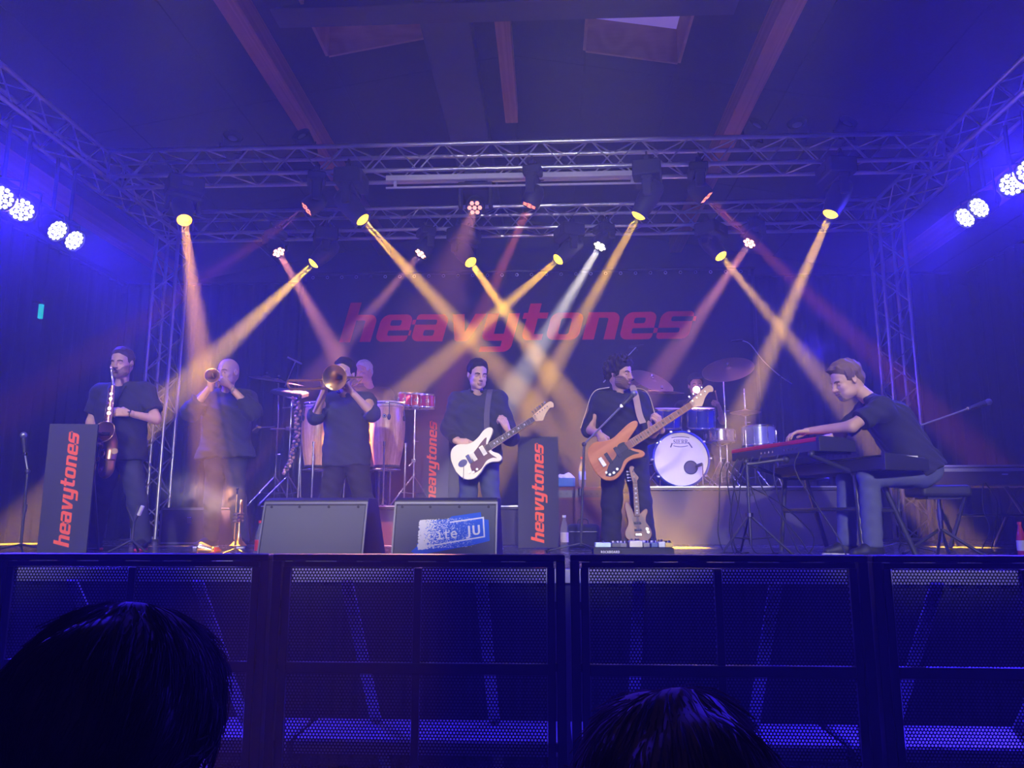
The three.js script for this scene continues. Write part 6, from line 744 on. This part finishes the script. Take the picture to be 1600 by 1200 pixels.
// ---------------------------------------------------------------- crowd barrier
{
  const hole = 64, hh = 112, d = new Uint8Array(hole * hh * 4); // one pair of staggered holes
  for (let y = 0; y < hh; y++) for (let x = 0; x < hole; x++) { const R = 20.5, h = [[0, 0], [hole, 0], [0, hh], [hole, hh], [hole / 2, hh / 2]].some(([a, b]) => Math.hypot(x + 0.5 - a, y + 0.5 - b) < R); const k = (y * hole + x) * 4; d[k] = d[k + 1] = d[k + 2] = h ? 0 : 255; d[k + 3] = 255; }
  const pt = new THREE.DataTexture(d, hole, hh); pt.wrapS = pt.wrapT = THREE.RepeatWrapping; pt.magFilter = THREE.LinearFilter; pt.needsUpdate = true;
  const steel = M(rgb(0.02, 0.02, 0.024), 0.5, 0.3), perf = M(rgb(0.016, 0.016, 0.02), 0.5, 0.3, { alphaMap: pt, alphaTest: 0.5, side: THREE.DoubleSide }), galv = M(rgb(0.5, 0.5, 0.53), 0.4, 0.6);
  const sheet = (w, h) => { const g = new THREE.PlaneGeometry(w, h), u = g.attributes.uv; for (let i = 0; i < 4; i++) u.setXY(i, u.getX(i) * w / 0.0129, u.getY(i) * h / 0.02258); return g; };
  [[-2.235, -1.112, 'under the saxophone desk side'], [-1.098, 0.062, 'before the two floor monitors'], [0.082, 1.222, 'before the bassist and pedalboard'], [1.238, 2.38, 'before the keyboards'], [-3.38, -2.25, 'at the far saxophone side'], [2.396, 3.53, 'at the far keyboard side']].forEach(([x0, x1, l]) => {
    const w = x1 - x0, t = thing('crowd_barrier', 'black perforated steel crowd barrier section ' + l, 'barrier', [(x0 + x1) / 2, 0, -3.1]), T0 = 1.214;
    part(t, 'top_rail', box(w, 0.026, 0.06, 0, T0 - 0.013, -0.01, 0.006), steel); part(t, 'upper_strip', box(w - 0.09, 0.02, 0.025, 0, T0 - 0.04, -0.006), steel);
    for (let i = 0; i < 6; i++) part(t, 'rail_tab', box(0.05 + (i % 3) * 0.03, 0.008, 0.012, -w / 2 + 0.1 + i * (w - 0.2) / 5, T0 - 0.029, -0.01), steel);
    for (const s of [-1, 1]) { part(t, 'post', box(0.036, T0 - 0.03, 0.05, s * (w / 2 - 0.018), (T0 - 0.03) / 2 + 0.005, -0.01, 0.004), steel); part(t, 'sheet_frame', box(0.03, T0 - 0.1, 0.03, s * (w / 2 - 0.056), (T0 - 0.1) / 2 + 0.05, -0.006, 0.003), steel); for (const y of [0.2, 0.5, 0.79, 1.02]) part(t, 'hinge_tab', box(0.012, 0.03, 0.02, s * (w / 2 - 0.038), y, -0.008), steel); }
    part(t, 'middle_rail', box(w - 0.14, 0.042, 0.028, 0, 0.782, -0.006, 0.003), steel); part(t, 'middle_post', box(0.03, 1.1, 0.026, 0.0, 0.61, -0.007, 0.003), steel); part(t, 'bottom_rail', box(w - 0.1, 0.05, 0.03, 0, 0.06, -0.006, 0.003), steel);
    for (const s of [-1, 1]) for (const [a, b] of [[0.087, 0.76], [0.804, T0 - 0.051]]) part(t, 'perforated_sheet', T(sheet((w - 0.14) / 2 - 0.02, b - a), s * ((w - 0.14) / 4 + 0.006), (a + b) / 2, 0.004), perf, 'perforated steel sheet');
    for (const s of [-0.52, 0.42]) part(t, 'back_brace', along(new THREE.BoxGeometry(0.05, 1.36, 0.012), V(s * w * 0.5, T0 - 0.09, -0.05), V(s * w * 0.5 + 0.03, 0.03, -0.95)), galv);
    part(t, 'step_plate', [box(w - 0.02, 0.02, 0.34, 0, 0.42, -0.5, 0.003), box(w - 0.02, 0.05, 0.012, 0, 0.4, -0.33)], galv); part(t, 'floor_plate', box(w - 0.02, 0.012, 0.95, 0, 0.012, -0.5), galv);
  });
}
// ---------------------------------------------------------------- two people in the audience, seen from behind
function watcher(label, x, z, top, hairMat, hair, opt = {}) {
  const hy = top - 0.15, J = { head: [0, hy, 0], neck: [0, hy - 0.17, 0.02], shR: [0.17, hy - 0.24, 0.03], shL: [-0.17, hy - 0.24, 0.03], elR: [0.19, hy - 0.5, 0.0], elL: [-0.19, hy - 0.5, 0], wrR: [0.14, hy - 0.58, -0.24], wrL: [-0.14, hy - 0.58, -0.24], pel: [0, 0.5, 0.06], hipR: [0.1, 0.5, 0.02], hipL: [-0.1, 0.5, 0.02], knR: [0.12, 0.5, -0.4], knL: [-0.12, 0.5, -0.4], anR: [0.12, 0.09, -0.42], anL: [-0.12, 0.09, -0.42] };
  const p = person({ label, pos: [x, 0, z], J, look: opt.look ?? [180, 0], skin: skinB, hairMat, hair, coarse: 1.7, footR: 180, footL: 180, headScale: opt.k ?? 1.08, shirt: { sleeve: 'long', mat: blackCloth }, trousers: { mat: darkDenim }, handR: { dir: [-0.3, -0.1, -0.9], palm: [0, -1, 0], side: 1, curl: [0.3, 0.3, 0.3, 0.3] }, handL: { dir: [0.3, -0.1, -0.9], palm: [0, -1, 0], side: -1, curl: [0.3, 0.3, 0.3, 0.3] } });
  const h = p.t.children.find((c) => c.name === 'hair'), pos = h.geometry.attributes.position, nor = h.geometry.attributes.normal, gs = []; // loose strands along the combed surface
  for (let i = 0; i < 4200; i++) {
    const k = Math.floor(rnd() * pos.count), a = V(pos.getX(k), pos.getY(k), pos.getZ(k)), n = V(nor.getX(k), nor.getY(k), nor.getZ(k)); if (a.y < hy - 0.05) continue;
    const out = V(a.x, -0.06, a.z + 0.02).normalize(), flow = out.addScaledVector(n, -out.dot(n)).normalize().add(V(rr(-0.22, 0.22), rr(-0.1, 0.1), rr(-0.22, 0.22))).normalize(), L = rr(0.03, 0.07);
    gs.push(new THREE.TubeGeometry(new THREE.CatmullRomCurve3([a, a.clone().addScaledVector(flow, L * 0.5).addScaledVector(n, rr(-0.001, 0.003) - L * L * 1.2), a.clone().addScaledVector(flow, L).addScaledVector(n, rr(-0.002, 0.004) - L * L * 5)]), 4, rr(0.0004, 0.0009), 3));
  }
  part(p.t, 'loose_hair', gs, hairMat).userData.kind = 'stuff';
  const c = thing('chair', 'plain chair under ' + label.replace(/^(person with )/, 'the person with '), 'chair', [x, 0, z + 0.05]); part(c, 'seat', box(0.42, 0.03, 0.42, 0, 0.385, -0.02, 0.01), mt.black); part(c, 'backrest', box(0.4, 0.22, 0.02, 0, 0.72, 0.22, 0.008), mt.black); for (const sx of [-1, 1]) { part(c, 'leg', rod([sx * 0.18, 0.38, -0.2], [sx * 0.19, 0.01, -0.22], 0.011), mt.darkMetal); part(c, 'leg', rod([sx * 0.18, 0.84, 0.235], [sx * 0.19, 0.01, 0.24], 0.011), mt.darkMetal); }
}
watcher('person with dark bobbed hair in the audience', -0.43, -0.8, 1.277, hairOf(0.05, 0.033, 0.026), { thick: 0.024, amp: 0.003, freq: 45, drop: 0.06, taper: 0.03 }, { look: [165, 0], k: 0.92 });
watcher('person with light brown hair in the audience', 0.115, -0.78, 1.19, hairOf(0.14, 0.085, 0.055), { thick: 0.016, amp: 0.003, freq: 60 }, { k: 1.05 });
// ---------------------------------------------------------------- drifting smoke
{
  const a = noiseGrid(256, 6, 201), b = noiseGrid(256, 14, 203), c = noiseGrid(256, 34, 207), soft = (t) => t * t * (3 - 2 * t);
  const wisp = (k) => tex(256, (x, y, i) => { const u = x / 255 * 2 - 1, v = y / 255 * 2 - 1, j = (i + k * 7919) % 65536, n = 0.5 * a[j] + 0.3 * b[j] + 0.2 * c[j], e = soft(Math.max(0, 1 - Math.hypot(u, v))); return gray(255 * Math.max(0, Math.min(1, (n - 0.34) * 2.6)) * e); }, { srgb: false });
  const maps = [0, 1, 2].map(wisp);
  const puff = (label, at, w, h, n, op) => {
    const t = thing('smoke_wisp', label, 'smoke', at); t.userData.kind = 'stuff';
    for (let i = 0; i < n; i++) { const g = new THREE.PlaneGeometry(w * rr(0.7, 1.1), h * rr(0.7, 1.1), 16, 12), p = g.attributes.position; for (let q = 0; q < p.count; q++) p.setZ(q, 0.09 * Math.sin(p.getX(q) * 7 + i * 2) + 0.07 * Math.sin(p.getY(q) * 9 + i)); g.computeVertexNormals(); g.rotateZ(rr(-0.6, 0.6)).rotateY(rr(-0.7, 0.7)).rotateX(rr(-0.3, 0.3)).translate(rr(-0.2, 0.2) * w, rr(-0.15, 0.15) * h, (i - n / 2) * 0.09); part(t, 'smoke_sheet', g, M(rgb(0.9, 0.9, 0.9), 1, 0, { alphaMap: maps[i % 3], transparent: true, opacity: op, side: THREE.DoubleSide, depthWrite: false })); }
  };
  puff('low cloud of stage smoke around the trumpeter legs', [-2.72, 1.54, -6.2], 0.8, 0.42, 6, 0.12);
  puff('thin smoke drifting beside the keyboard player head', [2.8, 3.05, -8.0], 0.6, 0.7, 4, 0.05);
}
renderer.render(scene, camera);
